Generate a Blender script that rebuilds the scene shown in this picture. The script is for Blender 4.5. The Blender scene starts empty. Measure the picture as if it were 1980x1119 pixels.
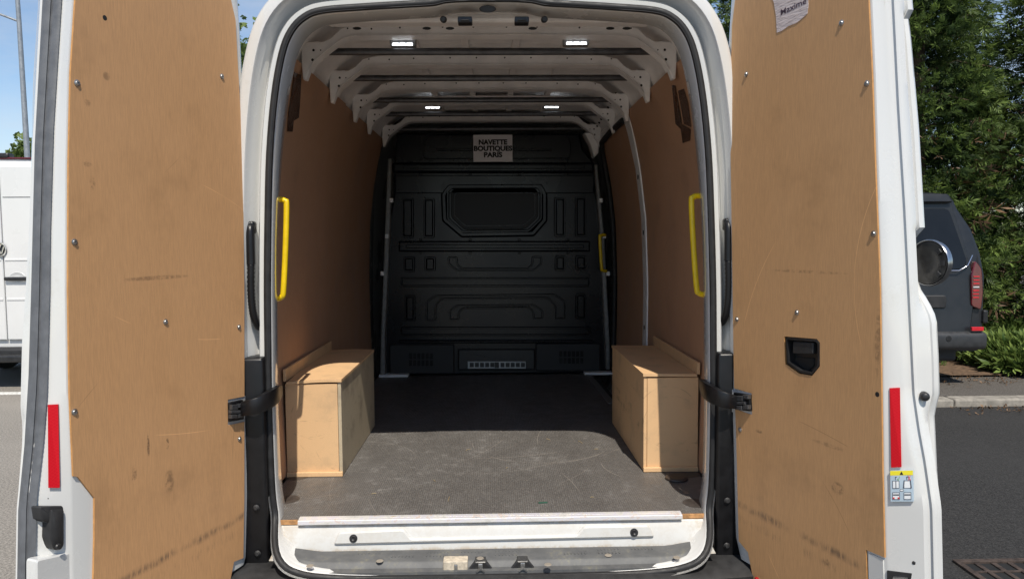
import bpy, bmesh, math, random
import numpy as np
from mathutils import Vector, Matrix, noise as mnoise
R = math.radians
random.seed(7)
scene = bpy.context.scene
C = scene.collection
# ------------------------------------------------------------------ camera
FPX, CX, CY = 1430.0, 990.0, 559.5
YAW, PITCH, ROLL = math.atan(33/FPX), math.atan(95/FPX), R(0.4)
CAM = np.array([0, 0, 1.58])
fw = np.array([math.sin(YAW)*math.cos(PITCH), math.cos(YAW)*math.cos(PITCH), -math.sin(PITCH)])
rt0 = np.array([math.cos(YAW), -math.sin(YAW), 0.0]); up0 = np.cross(rt0, fw)
rt = math.cos(ROLL)*rt0 - math.sin(ROLL)*up0
up = math.cos(ROLL)*up0 + math.sin(ROLL)*rt0
cd = bpy.data.cameras.new('camera'); cam = bpy.data.objects.new('camera', cd); C.objects.link(cam)
cd.sensor_width = 36; cd.lens = FPX/1980*36; cd.clip_end = 2000; cd.clip_start = 0.05
cam.matrix_world = Matrix(((rt[0], up[0], -fw[0], CAM[0]), (rt[1], up[1], -fw[1], CAM[1]), (rt[2], up[2], -fw[2], CAM[2]), (0, 0, 0, 1)))
scene.camera = cam
# ------------------------------------------------------------------ light
SUN_DIR = Vector((-0.125, 1.0, -1.48)).normalized()
sl = bpy.data.lights.new('sun', 'SUN'); so = bpy.data.objects.new('sun', sl); C.objects.link(so)
sl.energy = 3.8; sl.angle = R(0.53); sl.color = (1.0, 0.93, 0.82)
so.rotation_euler = SUN_DIR.to_track_quat('-Z', 'Y').to_euler(); so.location = (1, -8, 12)
world = bpy.data.worlds.new('World'); scene.world = world; world.use_nodes = True
wt = world.node_tree; wt.nodes.clear()
wo = wt.nodes.new('ShaderNodeOutputWorld'); wb = wt.nodes.new('ShaderNodeBackground')
sky = wt.nodes.new('ShaderNodeTexSky'); sky.sky_type = 'NISHITA'; sky.sun_disc = False
sky.sun_elevation = math.asin(-SUN_DIR.z); sky.sun_rotation = math.atan2(-SUN_DIR.x, -SUN_DIR.y)
sky.air_density = 1.0; sky.dust_density = 0.15; sky.ozone_density = 2.5
wtc = wt.nodes.new('ShaderNodeTexCoord'); wmp = wt.nodes.new('ShaderNodeMapping'); wmp.inputs['Scale'].default_value = (1.2, 1.2, 3.4)
wn = wt.nodes.new('ShaderNodeTexNoise'); wn.inputs['Scale'].default_value = 2.6; wn.inputs['Detail'].default_value = 7; wn.inputs['Roughness'].default_value = 0.62
wr = wt.nodes.new('ShaderNodeValToRGB'); wr.color_ramp.elements[0].position = 0.42; wr.color_ramp.elements[1].position = 0.78
wr.color_ramp.elements[0].color = (0, 0, 0, 1); wr.color_ramp.elements[1].color = (0.6, 0.6, 0.6, 1)
wm = wt.nodes.new('ShaderNodeMix'); wm.data_type = 'RGBA'; wm.inputs[7].default_value = (5.0, 5.2, 5.5, 1)
L = wt.links.new
L(wtc.outputs['Generated'], wmp.inputs['Vector']); L(wmp.outputs[0], wn.inputs['Vector']); L(wn.outputs['Fac'], wr.inputs['Fac'])
L(wr.outputs['Color'], wm.inputs[0]); L(sky.outputs[0], wm.inputs[6]); L(wm.outputs[2], wb.inputs['Color']); L(wb.outputs[0], wo.inputs['Surface'])
wb.inputs['Strength'].default_value = 0.105
vs = scene.view_settings; vs.view_transform = 'Standard'; vs.look = 'None'; vs.gamma = 1; vs.use_curve_mapping = False; vs.exposure = 0.45
scene.cycles.max_bounces = 10; scene.cycles.diffuse_bounces = 6

# ------------------------------------------------------------------ photo pixels to directions
VX0, VY0 = -0.012, 2.7                         # van root: centre of the loading edge
def ray(px, py): return fw + (px-CX)/FPX*rt - (py-CY)/FPX*up
def onY(px, py, Y):
    d = ray(px, py); return CAM + d*(Y/d[1])
def onZ(px, py, Z=0.0):
    d = ray(px, py); return CAM + d*((Z-CAM[2])/d[2])
def vY(px, py, y):                             # on a cross plane of the van, van coordinates (x, z)
    p = onY(px, py, y+VY0); return (p[0]-VX0, p[2])
def vZ(px, py, z):                             # on a level plane, van coordinates (x, y)
    p = onZ(px, py, z); return (p[0]-VX0, p[1]-VY0)
# ------------------------------------------------------------------ mesh helpers
def add(name, bm, mat, parent=None, loc=(0, 0, 0), rot=(0, 0, 0), smooth=None, recalc=True):
    if recalc: bmesh.ops.recalc_face_normals(bm, faces=bm.faces[:])
    me = bpy.data.meshes.new(name); bm.to_mesh(me); bm.free()
    if mat is not None:
        for m in (mat if isinstance(mat, (list, tuple)) else [mat]): me.materials.append(m)
    if smooth is not None:
        me.polygons.foreach_set('use_smooth', [True]*len(me.polygons))
        try: me.set_sharp_from_angle(angle=R(smooth))
        except Exception: pass
    o = bpy.data.objects.new(name, me); C.objects.link(o)
    o.location = loc; o.rotation_euler = rot
    if parent: o.parent = parent
    return o
def tag(o, label=None, cat=None, group=None, kind=None):
    if label: o['label'] = label
    if cat: o['category'] = cat
    if group: o['group'] = group
    if kind: o['kind'] = kind
    return o
def empty(name, loc=(0, 0, 0), rz=0, **k):
    o = bpy.data.objects.new(name, None); C.objects.link(o); o.location = loc; o.rotation_euler = (0, 0, rz); o.empty_display_size = 0.2
    return tag(o, **k)
def copy_tree(o, parent=None):
    c = o.copy(); C.objects.link(c); c.parent = parent
    for ch in list(o.children):
        if ch is not c: copy_tree(ch, c)
    return c
def bmnew(): return bmesh.new()
def box(bm, x0, x1, y0, y1, z0, z1, bev=0.0, seg=2, M=None):
    r = bmesh.ops.create_cube(bm, size=1.0); vs_ = r['verts']
    for v in vs_: v.co = Vector(((x0+x1)/2+v.co.x*(x1-x0), (y0+y1)/2+v.co.y*(y1-y0), (z0+z1)/2+v.co.z*(z1-z0)))
    if bev > 0:
        es = list({e for v in vs_ for e in v.link_edges})
        q = bmesh.ops.bevel(bm, geom=es, offset=bev, segments=seg, affect='EDGES', profile=0.5, clamp_overlap=True)
        vs_ = list({v for f in q['faces'] for v in f.verts} | {v for v in vs_ if v.is_valid})
    if M is not None: bmesh.ops.transform(bm, matrix=M, verts=[v for v in vs_ if v.is_valid])
    return bm
def bx(name, dims, mat, parent=None, bev=0.003, **k):
    return add(name, box(bmnew(), *dims, bev=bev), mat, parent, **k)
def prism(bm, pts, f, d0, d1, bev=0.0, inset=True):
    """polygon pts (a,b) mapped by f(a,b,d); from depth d0 to d1; the d1 face gets a chamfer"""
    n = len(pts)
    a = [bm.verts.new(f(p[0], p[1], d0)) for p in pts]
    if bev > 0:
        ins = inset_poly(pts, bev)
        sg = 1 if d1 > d0 else -1
        b = [bm.verts.new(f(p[0], p[1], d1-sg*bev*0.8)) for p in pts]
        c = [bm.verts.new(f(p[0], p[1], d1)) for p in ins]
        rings = [a, b, c]
    else:
        rings = [a, [bm.verts.new(f(p[0], p[1], d1)) for p in pts]]
    for r0, r1 in zip(rings[:-1], rings[1:]):
        for i in range(n):
            j = (i+1) % n; bm.faces.new((r0[i], r0[j], r1[j], r1[i]))
    bm.faces.new(rings[-1]); bm.faces.new(list(reversed(a)))
    return bm
def poly_area(p): return 0.5*sum(p[i][0]*p[(i+1) % len(p)][1]-p[(i+1) % len(p)][0]*p[i][1] for i in range(len(p)))
def inset_poly(pts, d):
    n = len(pts); s = 1 if poly_area(pts) > 0 else -1; out = []
    for i in range(n):
        p0, p1, p2 = Vector(pts[i-1][:2]), Vector(pts[i][:2]), Vector(pts[(i+1) % n][:2])
        e1 = (p1-p0); e2 = (p2-p1)
        if e1.length < 1e-9: e1 = e2
        if e2.length < 1e-9: e2 = e1
        e1 = e1.normalized(); e2 = e2.normalized()
        n1 = Vector((-e1.y, e1.x))*s; n2 = Vector((-e2.y, e2.x))*s
        m = n1+n2
        if m.length < 1e-6: m = n1
        m = m.normalized(); k = d/max(0.35, m.dot(n1)); out.append((p1.x+m.x*k, p1.y+m.y*k))
    return out
def round_poly(pts, r, seg=4):
    out = []; n = len(pts)
    for i in range(n):
        p0, p1, p2 = Vector(pts[i-1]), Vector(pts[i]), Vector(pts[(i+1) % n])
        a = p0-p1; b = p2-p1; t = min(r, a.length*0.45, b.length*0.45)
        A = p1+a.normalized()*t; B = p1+b.normalized()*t
        for k in range(seg+1):
            s = k/seg; q = A*(1-s)**2+p1*2*s*(1-s)+B*s*s; out.append((q.x, q.y))
    return out
def tube(bm, pts, rad, seg=8, cap=True, ry=None):
    pts = [Vector(p) for p in pts]; n = len(pts); rings = []
    t = (pts[1]-pts[0]).normalized(); ref = Vector((0, 0, 1)) if abs(t.z) < 0.9 else Vector((0, 1, 0))
    u = t.cross(ref).normalized()
    for i in range(n):
        t = ((pts[min(i+1, n-1)]-pts[i]).normalized()+(pts[i]-pts[max(i-1, 0)]).normalized())
        t = t.normalized() if t.length > 1e-9 else (pts[min(i+1, n-1)]-pts[max(0, i-1)]).normalized()
        u = (u-t*u.dot(t)).normalized(); w = t.cross(u)
        r = rad[i] if isinstance(rad, (list, tuple)) else rad
        rings.append([bm.verts.new(pts[i]+(u*math.cos(2*math.pi*k/seg)+w*math.sin(2*math.pi*k/seg)*(ry/r if ry else 1))*r) for k in range(seg)])
    for a, b in zip(rings[:-1], rings[1:]):
        for k in range(seg): bm.faces.new((a[k], a[(k+1) % seg], b[(k+1) % seg], b[k]))
    if cap: bm.faces.new(list(reversed(rings[0]))); bm.faces.new(rings[-1])
    return bm
def lathe(bm, prof, M, seg=20):
    """prof: (radius, height) list around local z, closed at axis where radius 0"""
    rings = []
    for r, h in prof:
        if r < 1e-6: rings.append([bm.verts.new(M @ Vector((0, 0, h)))])
        else: rings.append([bm.verts.new(M @ Vector((r*math.cos(2*math.pi*k/seg), r*math.sin(2*math.pi*k/seg), h))) for k in range(seg)])
    for a, b in zip(rings[:-1], rings[1:]):
        for k in range(seg):
            k2 = (k+1) % seg
            if len(a) == 1 and len(b) == 1: continue
            if len(a) == 1: bm.faces.new((a[0], b[k], b[k2]))
            elif len(b) == 1: bm.faces.new((a[k], a[k2], b[0]))
            else: bm.faces.new((a[k], a[k2], b[k2], b[k]))
    return bm
def grid(bm, rows, closed=False):
    vr = [[bm.verts.new(p) for p in r] for r in rows]
    for a, b in zip(vr[:-1], vr[1:]):
        n = len(a)
        for k in range(n if closed else n-1):
            k2 = (k+1) % n; bm.faces.new((a[k], a[k2], b[k2], b[k]))
    return vr
def catmull(pts, n):
    P = [Vector(p) for p in pts]; out = []
    for i in range(len(P)-1):
        p0, p1, p2, p3 = P[max(i-1, 0)], P[i], P[i+1], P[min(i+2, len(P)-1)]
        for k in range(n):
            t = k/n; out.append(0.5*((2*p1)+(p2-p0)*t+(2*p0-5*p1+4*p2-p3)*t*t+(3*p1-p0-3*p2+p3)*t**3))
    out.append(P[-1]); return out
def frame(o, n):                               # matrix with local z along n, at o
    n = Vector(n).normalized(); q = n.to_track_quat('Z', 'Y'); return Matrix.Translation(Vector(o)) @ q.to_matrix().to_4x4()
def text_obj(name, body, size, mat, parent, M, bold=0.0, spacing=1.0, align='CENTER', line=1.0):
    cu = bpy.data.curves.new(name, 'FONT'); cu.body = body; cu.size = size; cu.align_x = align; cu.align_y = 'CENTER'
    cu.offset = bold; cu.space_character = spacing; cu.space_line = line; cu.extrude = 0.0002; cu.resolution_u = 3
    t = bpy.data.objects.new(name+'_c', cu); C.objects.link(t)
    bpy.context.view_layer.update()
    me = bpy.data.meshes.new_from_object(t.evaluated_get(bpy.context.evaluated_depsgraph_get()))
    bpy.data.objects.remove(t); bpy.data.curves.remove(cu)
    me.materials.clear(); me.materials.append(mat); me.transform(M)
    o = bpy.data.objects.new(name, me); C.objects.link(o); o.parent = parent
    return o
# ------------------------------------------------------------------ material helper
class NT:
    def __init__(s, name):
        s.m = bpy.data.materials.new(name); s.m.use_nodes = True; s.t = s.m.node_tree; s.b = s.t.nodes['Principled BSDF']
        s.tc = s.t.nodes.new('ShaderNodeTexCoord')
    def put(s, sock, v):
        if hasattr(v, 'is_linked') or isinstance(v, bpy.types.NodeSocket): s.t.links.new(v, sock)
        else: sock.default_value = v
    def math(s, op, a, b=0.0, c=0.0, clamp=False):
        n = s.t.nodes.new('ShaderNodeMath'); n.operation = op; n.use_clamp = clamp
        for i, v in enumerate((a, b, c)):
            s.put(n.inputs[i], v)
        return n.outputs[0]
    def vec(s, scale=(1, 1, 1), rot=(0, 0, 0), loc=(0, 0, 0), src='Object'):
        n = s.t.nodes.new('ShaderNodeMapping'); s.t.links.new(s.tc.outputs[src], n.inputs[0])
        n.inputs['Scale'].default_value = scale; n.inputs['Rotation'].default_value = rot; n.inputs['Location'].default_value = loc
        return n.outputs[0]
    def noise(s, scale, detail=3, rough=0.5, v=None, dist=0.0):
        n = s.t.nodes.new('ShaderNodeTexNoise'); n.inputs['Scale'].default_value = scale; n.inputs['Detail'].default_value = detail
        n.inputs['Roughness'].default_value = rough; n.inputs['Distortion'].default_value = dist
        s.t.links.new(v if v is not None else s.vec(), n.inputs['Vector']); return n.outputs['Fac']
    def ramp(s, f, a, b, lo=0.0, hi=1.0):
        n = s.t.nodes.new('ShaderNodeMapRange'); n.interpolation_type = 'SMOOTHSTEP'
        s.put(n.inputs[0], f); n.inputs[1].default_value = a; n.inputs[2].default_value = b; n.inputs[3].default_value = lo; n.inputs[4].default_value = hi
        return n.outputs[0]
    def mix(s, f, a, b):
        n = s.t.nodes.new('ShaderNodeMix'); n.data_type = 'RGBA'
        s.put(n.inputs[0], f)
        for i, v in ((6, a), (7, b)):
            if isinstance(v, (tuple, list)): v = tuple(v)+(1,) if len(v) == 3 else v
            s.put(n.inputs[i], v)
        return n.outputs[2]
    def xyz(s, src='Object'):
        n = s.t.nodes.new('ShaderNodeSeparateXYZ'); s.t.links.new(s.tc.outputs[src], n.inputs[0]); return n.outputs
    def bump(s, h, strength=0.3, dist=0.01):
        n = s.t.nodes.new('ShaderNodeBump'); n.inputs['Strength'].default_value = strength; n.inputs['Distance'].default_value = dist
        s.t.links.new(h, n.inputs['Height']); s.t.links.new(n.outputs[0], s.b.inputs['Normal'])
    def ell(s, U, V, u0, v0, ru, rv, soft=0.5):   # soft ellipse mask
        a = s.math('DIVIDE', s.math('SUBTRACT', U, u0), ru); b = s.math('DIVIDE', s.math('SUBTRACT', V, v0), rv)
        d = s.math('ADD', s.math('MULTIPLY', a, a), s.math('MULTIPLY', b, b)); return s.ramp(d, 1.0, soft, 0, 1)
    def arc(s, U, V, u0, v0, r, w):              # thin circle line
        a = s.math('SUBTRACT', U, u0); b = s.math('SUBTRACT', V, v0)
        d = s.math('SQRT', s.math('ADD', s.math('MULTIPLY', a, a), s.math('MULTIPLY', b, b)))
        return s.ramp(s.math('ABSOLUTE', s.math('SUBTRACT', d, r)), w, w*0.3, 0, 1)
    def out(s, col=None, rough=0.5, metal=0.0, coat=0.0, spec=0.5):
        if col is not None: s.put(s.b.inputs['Base Color'], tuple(col)+(1,) if isinstance(col, (tuple, list)) and len(col) == 3 else col)
        s.put(s.b.inputs['Roughness'], rough); s.b.inputs['Metallic'].default_value = metal
        s.b.inputs['Coat Weight'].default_value = coat; s.b.inputs['Coat Roughness'].default_value = 0.06
        s.b.inputs['Specular IOR Level'].default_value = spec
        return s.m
def plain(name, col, rough=0.5, metal=0.0, coat=0.0, var=0.12, scale=14, bump=0.0, bscale=300, spec=0.5):
    n = NT(name); f = n.noise(scale, 4, 0.6)
    dark = tuple(c*(1-var) for c in col); lite = tuple(min(1, c*(1+var)) for c in col)
    c = n.mix(n.ramp(f, 0.3, 0.7), dark, lite)
    if bump > 0: n.bump(n.noise(bscale, 2), bump, 0.002)
    r = n.ramp(f, 0.3, 0.7, rough*0.85, min(1, rough*1.15))
    return n.out(c, r, metal, coat, spec)
def emis(name, col, st):
    n = NT(name); n.b.inputs['Emission Color'].default_value = tuple(col)+(1,); n.b.inputs['Emission Strength'].default_value = st
    return n.out(col, 0.4)
def paint_white():
    n = NT('white_paint'); g = n.noise(5, 5, 0.65); h = n.noise(40, 4, 0.7)
    dirt = n.math('MULTIPLY', n.ramp(g, 0.52, 0.8), n.ramp(h, 0.4, 0.7))
    c = n.mix(n.math('MULTIPLY', dirt, 0.5), (0.60, 0.60, 0.585), (0.46, 0.42, 0.36))
    n.bump(n.noise(9, 2), 0.05, 0.004)
    return n.out(c, n.ramp(g, 0.4, 0.8, 0.22, 0.38), 0, 1.0)
M_WHITE = paint_white()
M_WHITE2 = plain('white_paint_plain', (0.66, 0.66, 0.65), 0.3, coat=0.6, var=0.02, scale=3)
M_INNER = plain('primer_white_interior', (0.85, 0.84, 0.83), 0.38, var=0.08, scale=8)
M_SEAL = plain('seal_rubber', (0.012, 0.012, 0.013), 0.6, var=0.25, scale=30, bump=0.2)
M_GREYSEAL = plain('grey_door_seal', (0.11, 0.115, 0.125), 0.55, var=0.15, scale=25, bump=0.2)
M_BLACK = plain('black_plastic', (0.016, 0.016, 0.017), 0.42, var=0.25, scale=25, bump=0.15, bscale=500)
M_DARK = plain('deep_black_plastic', (0.006, 0.006, 0.007), 0.38, var=0.2, scale=25, spec=.4)
M_BLACKM = plain('black_matt_plastic', (0.022, 0.022, 0.023), 0.6, var=0.2, scale=20, bump=0.2, bscale=400)
M_BULK = plain('bulkhead_plastic', (0.0035, 0.0052, 0.0095), 0.29, var=0.1, scale=3, bump=0.04, bscale=500, spec=.38)
M_STEEL = plain('bare_steel', (0.42, 0.42, 0.41), 0.35, 0.9, var=0.15, scale=60)
M_TUBE = plain('dark_steel_tube', (0.10, 0.10, 0.105), 0.35, 0.6, var=0.25, scale=20)
M_YELLOW = plain('yellow_paint', (0.80, 0.55, 0.005), 0.38, coat=0.3, var=0.08, scale=20)
M_PAPER = plain('sign_paper', (0.80, 0.78, 0.80), 0.7, var=0.06, scale=6)
M_INK = plain('printed_ink', (0.012, 0.012, 0.014), 0.6, var=0.1)
M_GREYPL = plain('grey_plastic', (0.30, 0.30, 0.30), 0.5, var=0.1)
M_ALU = plain('worn_aluminium', (0.66, 0.64, 0.62), 0.33, 0.35, var=0.12, scale=45)
M_RAIL = plain('grey_metal_strip', (0.22, 0.22, 0.215), 0.5, 0.4, var=0.2, scale=30)
M_HOLE = plain('dark_hole', (0.01, 0.01, 0.01), 0.8, var=0.1)
M_LED = emis('led_lens', (0.9, 0.95, 1.0), 6.0)
M_LENS = plain('clear_lens', (0.55, 0.57, 0.58), 0.15, var=0.05)
M_CHROME = plain('chrome', (0.75, 0.76, 0.78), 0.12, 1.0, var=0.05)
M_TAPE = plain('brown_packing_tape', (0.10, 0.05, 0.03), 0.18, var=0.35, scale=18, bump=0.5, bscale=40)
def red_reflector():
    n = NT('red_reflective_tape'); v = n.vec((1, 1, 1)); o = n.xyz()
    a = n.math('ADD', o[0], o[2]); b = n.math('SUBTRACT', o[0], o[2])
    la = n.math('PINGPONG', a, 0.0045); lb = n.math('PINGPONG', b, 0.0045)
    l = n.ramp(n.math('MINIMUM', la, lb), 0.0012, 0.0004, 0, 1)
    return n.out(n.mix(n.math('MULTIPLY', l, 0.6), (0.46, 0.0, 0.008), (0.54, 0.015, 0.02)), 0.45, 0, 0.0, 0.25)
M_RED = red_reflector()
def mdf_door(name, base, line=None, blobs=()):
    """hardboard: fine vertical fibre, blotches, a scuff band along a line (u0,z0,u1,z1), smudges (u,z,ru,rz,strength)"""
    n = NT(name); o = n.xyz()
    fib = n.noise(1, 5, 0.7, n.vec((420, 420, 22))); fine = n.noise(700, 2, 0.5); blot = n.noise(3.2, 5, 0.65)
    big = n.noise(1.1, 3, 0.5, n.vec((1, 1, 0.6)))
    c = n.mix(n.ramp(fib, 0.25, 0.75), tuple(k*0.88 for k in base), tuple(k*1.12 for k in base))
    c = n.mix(n.ramp(fine, 0.62, 0.8, 0, 0.35), c, tuple(k*1.5 for k in base))
    c = n.mix(n.ramp(blot, 0.50, 0.76, 0, 0.5), c, tuple(k*0.60 for k in base))
    c = n.mix(n.ramp(big, 0.45, 0.75, 0, 0.3), c, (base[0]*1.12, base[1]*1.18, base[2]*1.3))
    brk = n.noise(38, 4, 0.7); streak = n.noise(1, 5, 0.75, n.vec((110, 110, 16)))
    if line:
        u0, z0, u1, z1 = line; k = (z1-z0)/(u1-u0)
        d = n.math('SUBTRACT', o[2], n.math('MULTIPLY_ADD', o[0], k, z0-k*u0))
        d = n.math('ADD', d, n.math('MULTIPLY', n.math('SUBTRACT', n.noise(9, 2), 0.5), 0.02))
        lm = n.ramp(n.math('ABSOLUTE', d), 0.020, 0.0, 0, 1)
        lm = n.math('MULTIPLY', lm, n.ramp(streak, 0.34, 0.62)); lm = n.math('MULTIPLY', lm, n.ramp(n.noise(5, 4, .7), 0.34, 0.60))
        c = n.mix(n.math('MULTIPLY', lm, 0.7), c, (0.035, 0.034, 0.036))
        d2 = n.ramp(n.math('ABSOLUTE', n.math('ADD', d, 0.05)), 0.022, 0.002, 0, 1)
        d2 = n.math('MULTIPLY', d2, n.math('MULTIPLY', n.ramp(streak, 0.48, 0.65), n.ramp(n.noise(5, 2), 0.48, 0.6)))
        c = n.mix(n.math('MULTIPLY', d2, 0.3), c, (0.05, 0.045, 0.042))
    rq = random.Random(len(name)*7+len(blobs))
    for i in range(7 if blobs else 3):
        r_ = rq.uniform(.4, 2.5); a_ = rq.uniform(0, 6.28); uu = rq.uniform(.05, .65)+r_*math.cos(a_); zz = rq.uniform(.7, 2.1)+r_*math.sin(a_)
        m_ = n.math('MULTIPLY', n.arc(o[0] if blobs else o[1], o[2], uu, zz, r_, .0016), n.ramp(n.noise(rq.uniform(2, 4), 1, .5, n.vec(loc=(i*5.3, 2.2, i))), .56, .62))
        c = n.mix(n.math('MULTIPLY', m_, .55), c, tuple(min(1, k*(1.7 if i % 2 else .45)) for k in base))
    for (u, z, ru, rz, s) in blobs:
        e = n.math('MULTIPLY', n.ell(o[0], o[2], u, z, ru, rz, 0.2), n.ramp(brk, 0.40, 0.6))
        c = n.mix(n.math('MULTIPLY', e, s), c, (0.06, 0.038, 0.026))
    n.bump(n.math('ADD', fib, n.math('MULTIPLY', fine, 0.5)), 0.25, 0.0008)
    return n.out(c, n.ramp(blot, 0.3, 0.8, 0.62, 0.42), 0, 0.0, 0.35)
HARD = (0.53, 0.295, 0.138)
M_EDGE = plain('hardboard_edge', (0.50, 0.25, 0.085), 0.7, var=0.12, scale=60)
def mdf_box(name, base, arcs=(), dirt=0.3):
    n = NT(name); o = n.xyz(); f = n.noise(520, 2); blot = n.noise(6, 5, 0.65)
    c = n.mix(n.ramp(f, 0.3, 0.7), tuple(k*0.9 for k in base), tuple(k*1.08 for k in base))
    c = n.mix(n.ramp(blot, 0.48, 0.75, 0, dirt), c, (0.20, 0.16, 0.12))
    st = n.noise(1, 4, 0.7, n.vec((16, 16, 16)))
    for (ax, u, v, r, w) in arcs:
        a = n.math('MULTIPLY', n.arc(o[ax[0]], o[ax[1]], u, v, r, w), n.ramp(st, 0.48, 0.66))
        c = n.mix(n.math('MULTIPLY', a, 0.38), c, (0.07, 0.05, 0.04))
    n.bump(f, 0.15, 0.0006)
    return n.out(c, 0.68, 0, 0, 0.3)
BOXC = (0.67, 0.435, 0.235)
def floor_mat():
    n = NT('antislip_floor'); o = n.xyz()
    bl = n.noise(2.4, 6, 0.75, n.vec((1.6, .7, 1))); du = n.noise(14, 5, 0.75); sp = n.noise(150, 4, 0.8)
    px = n.math('PINGPONG', n.math('ADD', o[0], n.math('MULTIPLY', n.noise(30, 1), 0.001)), 0.0042); py = n.math('PINGPONG', o[1], 0.0055)
    g = n.math('ADD', n.ramp(px, 0.0006, 0.003), n.ramp(py, 0.001, 0.004))
    c = n.mix(n.ramp(bl, 0.3, 0.7), (0.100, 0.095, 0.091), (0.16, 0.153, 0.147))
    c = n.mix(n.math('MULTIPLY', n.ramp(g, 0.4, 1.7), 0.8), c, (0.062, 0.055, 0.05))
    c = n.mix(n.ramp(sp, 0.47, 0.68, 0, 0.6), c, (0.25, 0.235, 0.215))
    dm = n.math('MULTIPLY', n.ramp(du, 0.5, 0.75), n.ramp(bl, 0.42, 0.66))
    c = n.mix(n.math('MULTIPLY', dm, 0.7), c, (0.32, 0.31, 0.30))
    rnd = random.Random(11); brk = n.noise(7, 3, 0.6)
    for i in range(22):
        a = rnd.uniform(0, 6.28); r = rnd.uniform(0.25, 1.6); u0 = rnd.uniform(-0.6, 0.6)+r*math.cos(a); v0 = rnd.uniform(0.1, 1.5)+r*math.sin(a)
        m = n.arc(o[0], o[1], u0, v0, r, rnd.uniform(0.0014, 0.0032))
        nn = n.noise(rnd.uniform(1.5, 3), 2, 0.5, n.vec(loc=(i*3.1, i*1.7, 0)))
        m = n.math('MULTIPLY', m, n.ramp(nn, 0.50, 0.57)); c = n.mix(n.math('MULTIPLY', m, rnd.uniform(0.2, 0.55)), c, (0.34, 0.30, 0.26))
    n.bump(n.math('ADD', g, n.math('MULTIPLY', sp, 0.8)), 0.55, 0.0012)
    return n.out(c, n.ramp(du, 0.3, 0.7, 0.42, 0.62), 0, 0, 0.45)
def asphalt(name, base, spk):
    n = NT(name); s = n.noise(85, 5, 0.85); b = n.noise(0.9, 5, 0.6); q = n.noise(45, 4, 0.7)
    c = n.mix(n.ramp(s, 0.36, 0.66), tuple(k*0.45 for k in base), tuple(k*1.65 for k in base))
    c = n.mix(n.ramp(s, 0.64, 0.74, 0, spk), c, (0.30, 0.28, 0.26)); c = n.mix(n.ramp(b, 0.4, 0.75, 0, 0.4), c, tuple(k*1.35 for k in base))
    c = n.mix(n.ramp(q, 0.62, 0.75, 0, 0.3), c, (0.2, 0.17, 0.14))
    n.bump(s, 0.7, 0.006); return n.out(c, 0.85, 0, 0, 0.3)
# ================================================================== SETTING
M_ASPH_NEW = asphalt('new_asphalt', (0.030, 0.029, 0.028), 0.35)
M_ASPH_OLD = asphalt('old_asphalt', (0.235, 0.215, 0.188), 0.5)
M_KERB = plain('kerb_concrete', (0.25, 0.228, 0.195), 0.85, var=0.25, scale=18, bump=0.5, bscale=120)
M_SOIL = plain('leaf_litter_soil', (0.12, 0.075, 0.045), 0.95, var=0.5, scale=30, bump=0.8, bscale=60)
def sheet(name, x0, x1, y0, y1, z, mat):
    bm = bmnew(); nx, ny = 12, 12
    grid(bm, [[(x0+(x1-x0)*i/nx, y0+(y1-y0)*j/ny, z) for i in range(nx+1)] for j in range(ny+1)])
    return tag(add(name, bm, mat), kind='structure')
sheet('ground', -400, 400, -300, 700, 0.0, M_ASPH_OLD)
sheet('road', 0.55, 60, -40, 6.70, 0.004, M_ASPH_NEW)
line_mat = plain('road_paint', (0.62, 0.61, 0.57), 0.7, var=0.25, scale=40)
ln = tag(bx('parking_line', (-9.0, -3.2, 7.80, 7.92, 0.001, 0.006), line_mat, bev=0), kind='structure')
sheet_bm = box(bmnew(), 3.4, 60, 6.90, 40, 0.0, 0.068)
isl = tag(add('pavement', sheet_bm, asphalt('pavement_asphalt', (0.10, 0.09, 0.08), 0.5)), kind='structure')
soil = bmnew()
sg = [[(x, y, 0.072+0.05*mnoise.noise(Vector((x*1.3, y*1.3, 0)))*min(1, (y-7.8)*2)+0.02) for x in np.arange(4.3, 16, 0.25)] for y in np.arange(7.8, 16, 0.25)]
grid(soil, sg); tag(add('planting_bed', soil, M_SOIL, smooth=60), kind='structure')
kerb = tag(bx('kerb', (3.4, 60, 6.78, 6.895, -0.02, 0.05), M_KERB, bev=0.0), kind='structure')
kb = box(bmnew(), -0.496, 0.496, -0.085, 0.085, -0.02, 0.072, bev=0.018)
k0 = None
for i in range(12):
    if k0 is None:
        k0 = add('kerb_stone', kb, M_KERB, kerb, loc=(3.4+0.5, 6.80, 0)); k = k0
    else:
        k = k0.copy(); C.objects.link(k); k.parent = kerb
    k.location = (3.9+i*1.0-0.12, 6.80+random.uniform(-0.004, 0.004), random.uniform(-0.003, 0.003)); k.rotation_euler = (0, 0, random.uniform(-0.004, 0.004))

# ================================================================== CARGO VAN
van = empty('cargo_van', (VX0, VY0, 0), label='white panel van with both rear doors open on an empty plywood-lined cargo hold', cat='van')
HALF = [(0, .409), (.2, .409), (.40, .411), (.55, .417), (.66, .431), (.735, .464), (.778, .523), (.797, .615), (.803, .75), (.804, 1.0), (.801, 1.2), (.797, 1.407), (.788, 1.65), (.775, 1.89), (.752, 2.095), (.722, 2.24), (.69, 2.315), (.645, 2.36), (.585, 2.381), (.45, 2.392), (.30, 2.401), (.20, 2.407), (.15, 2.417), (.08, 2.421), (0, 2.421)]
cp = catmull([(x, 0, z) for x, z in HALF], 4)
LOOP = [(p.x, p.z) for p in cp]; LOOP = LOOP[:-1]+[(-x, z) for x, z in reversed(LOOP)][:-1]
NL = len(LOOP); NRM = []
for i in range(NL):
    a, b = LOOP[i-1], LOOP[(i+1) % NL]; t = Vector((b[0]-a[0], b[1]-a[1])).normalized(); NRM.append((t.y, -t.x))
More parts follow.
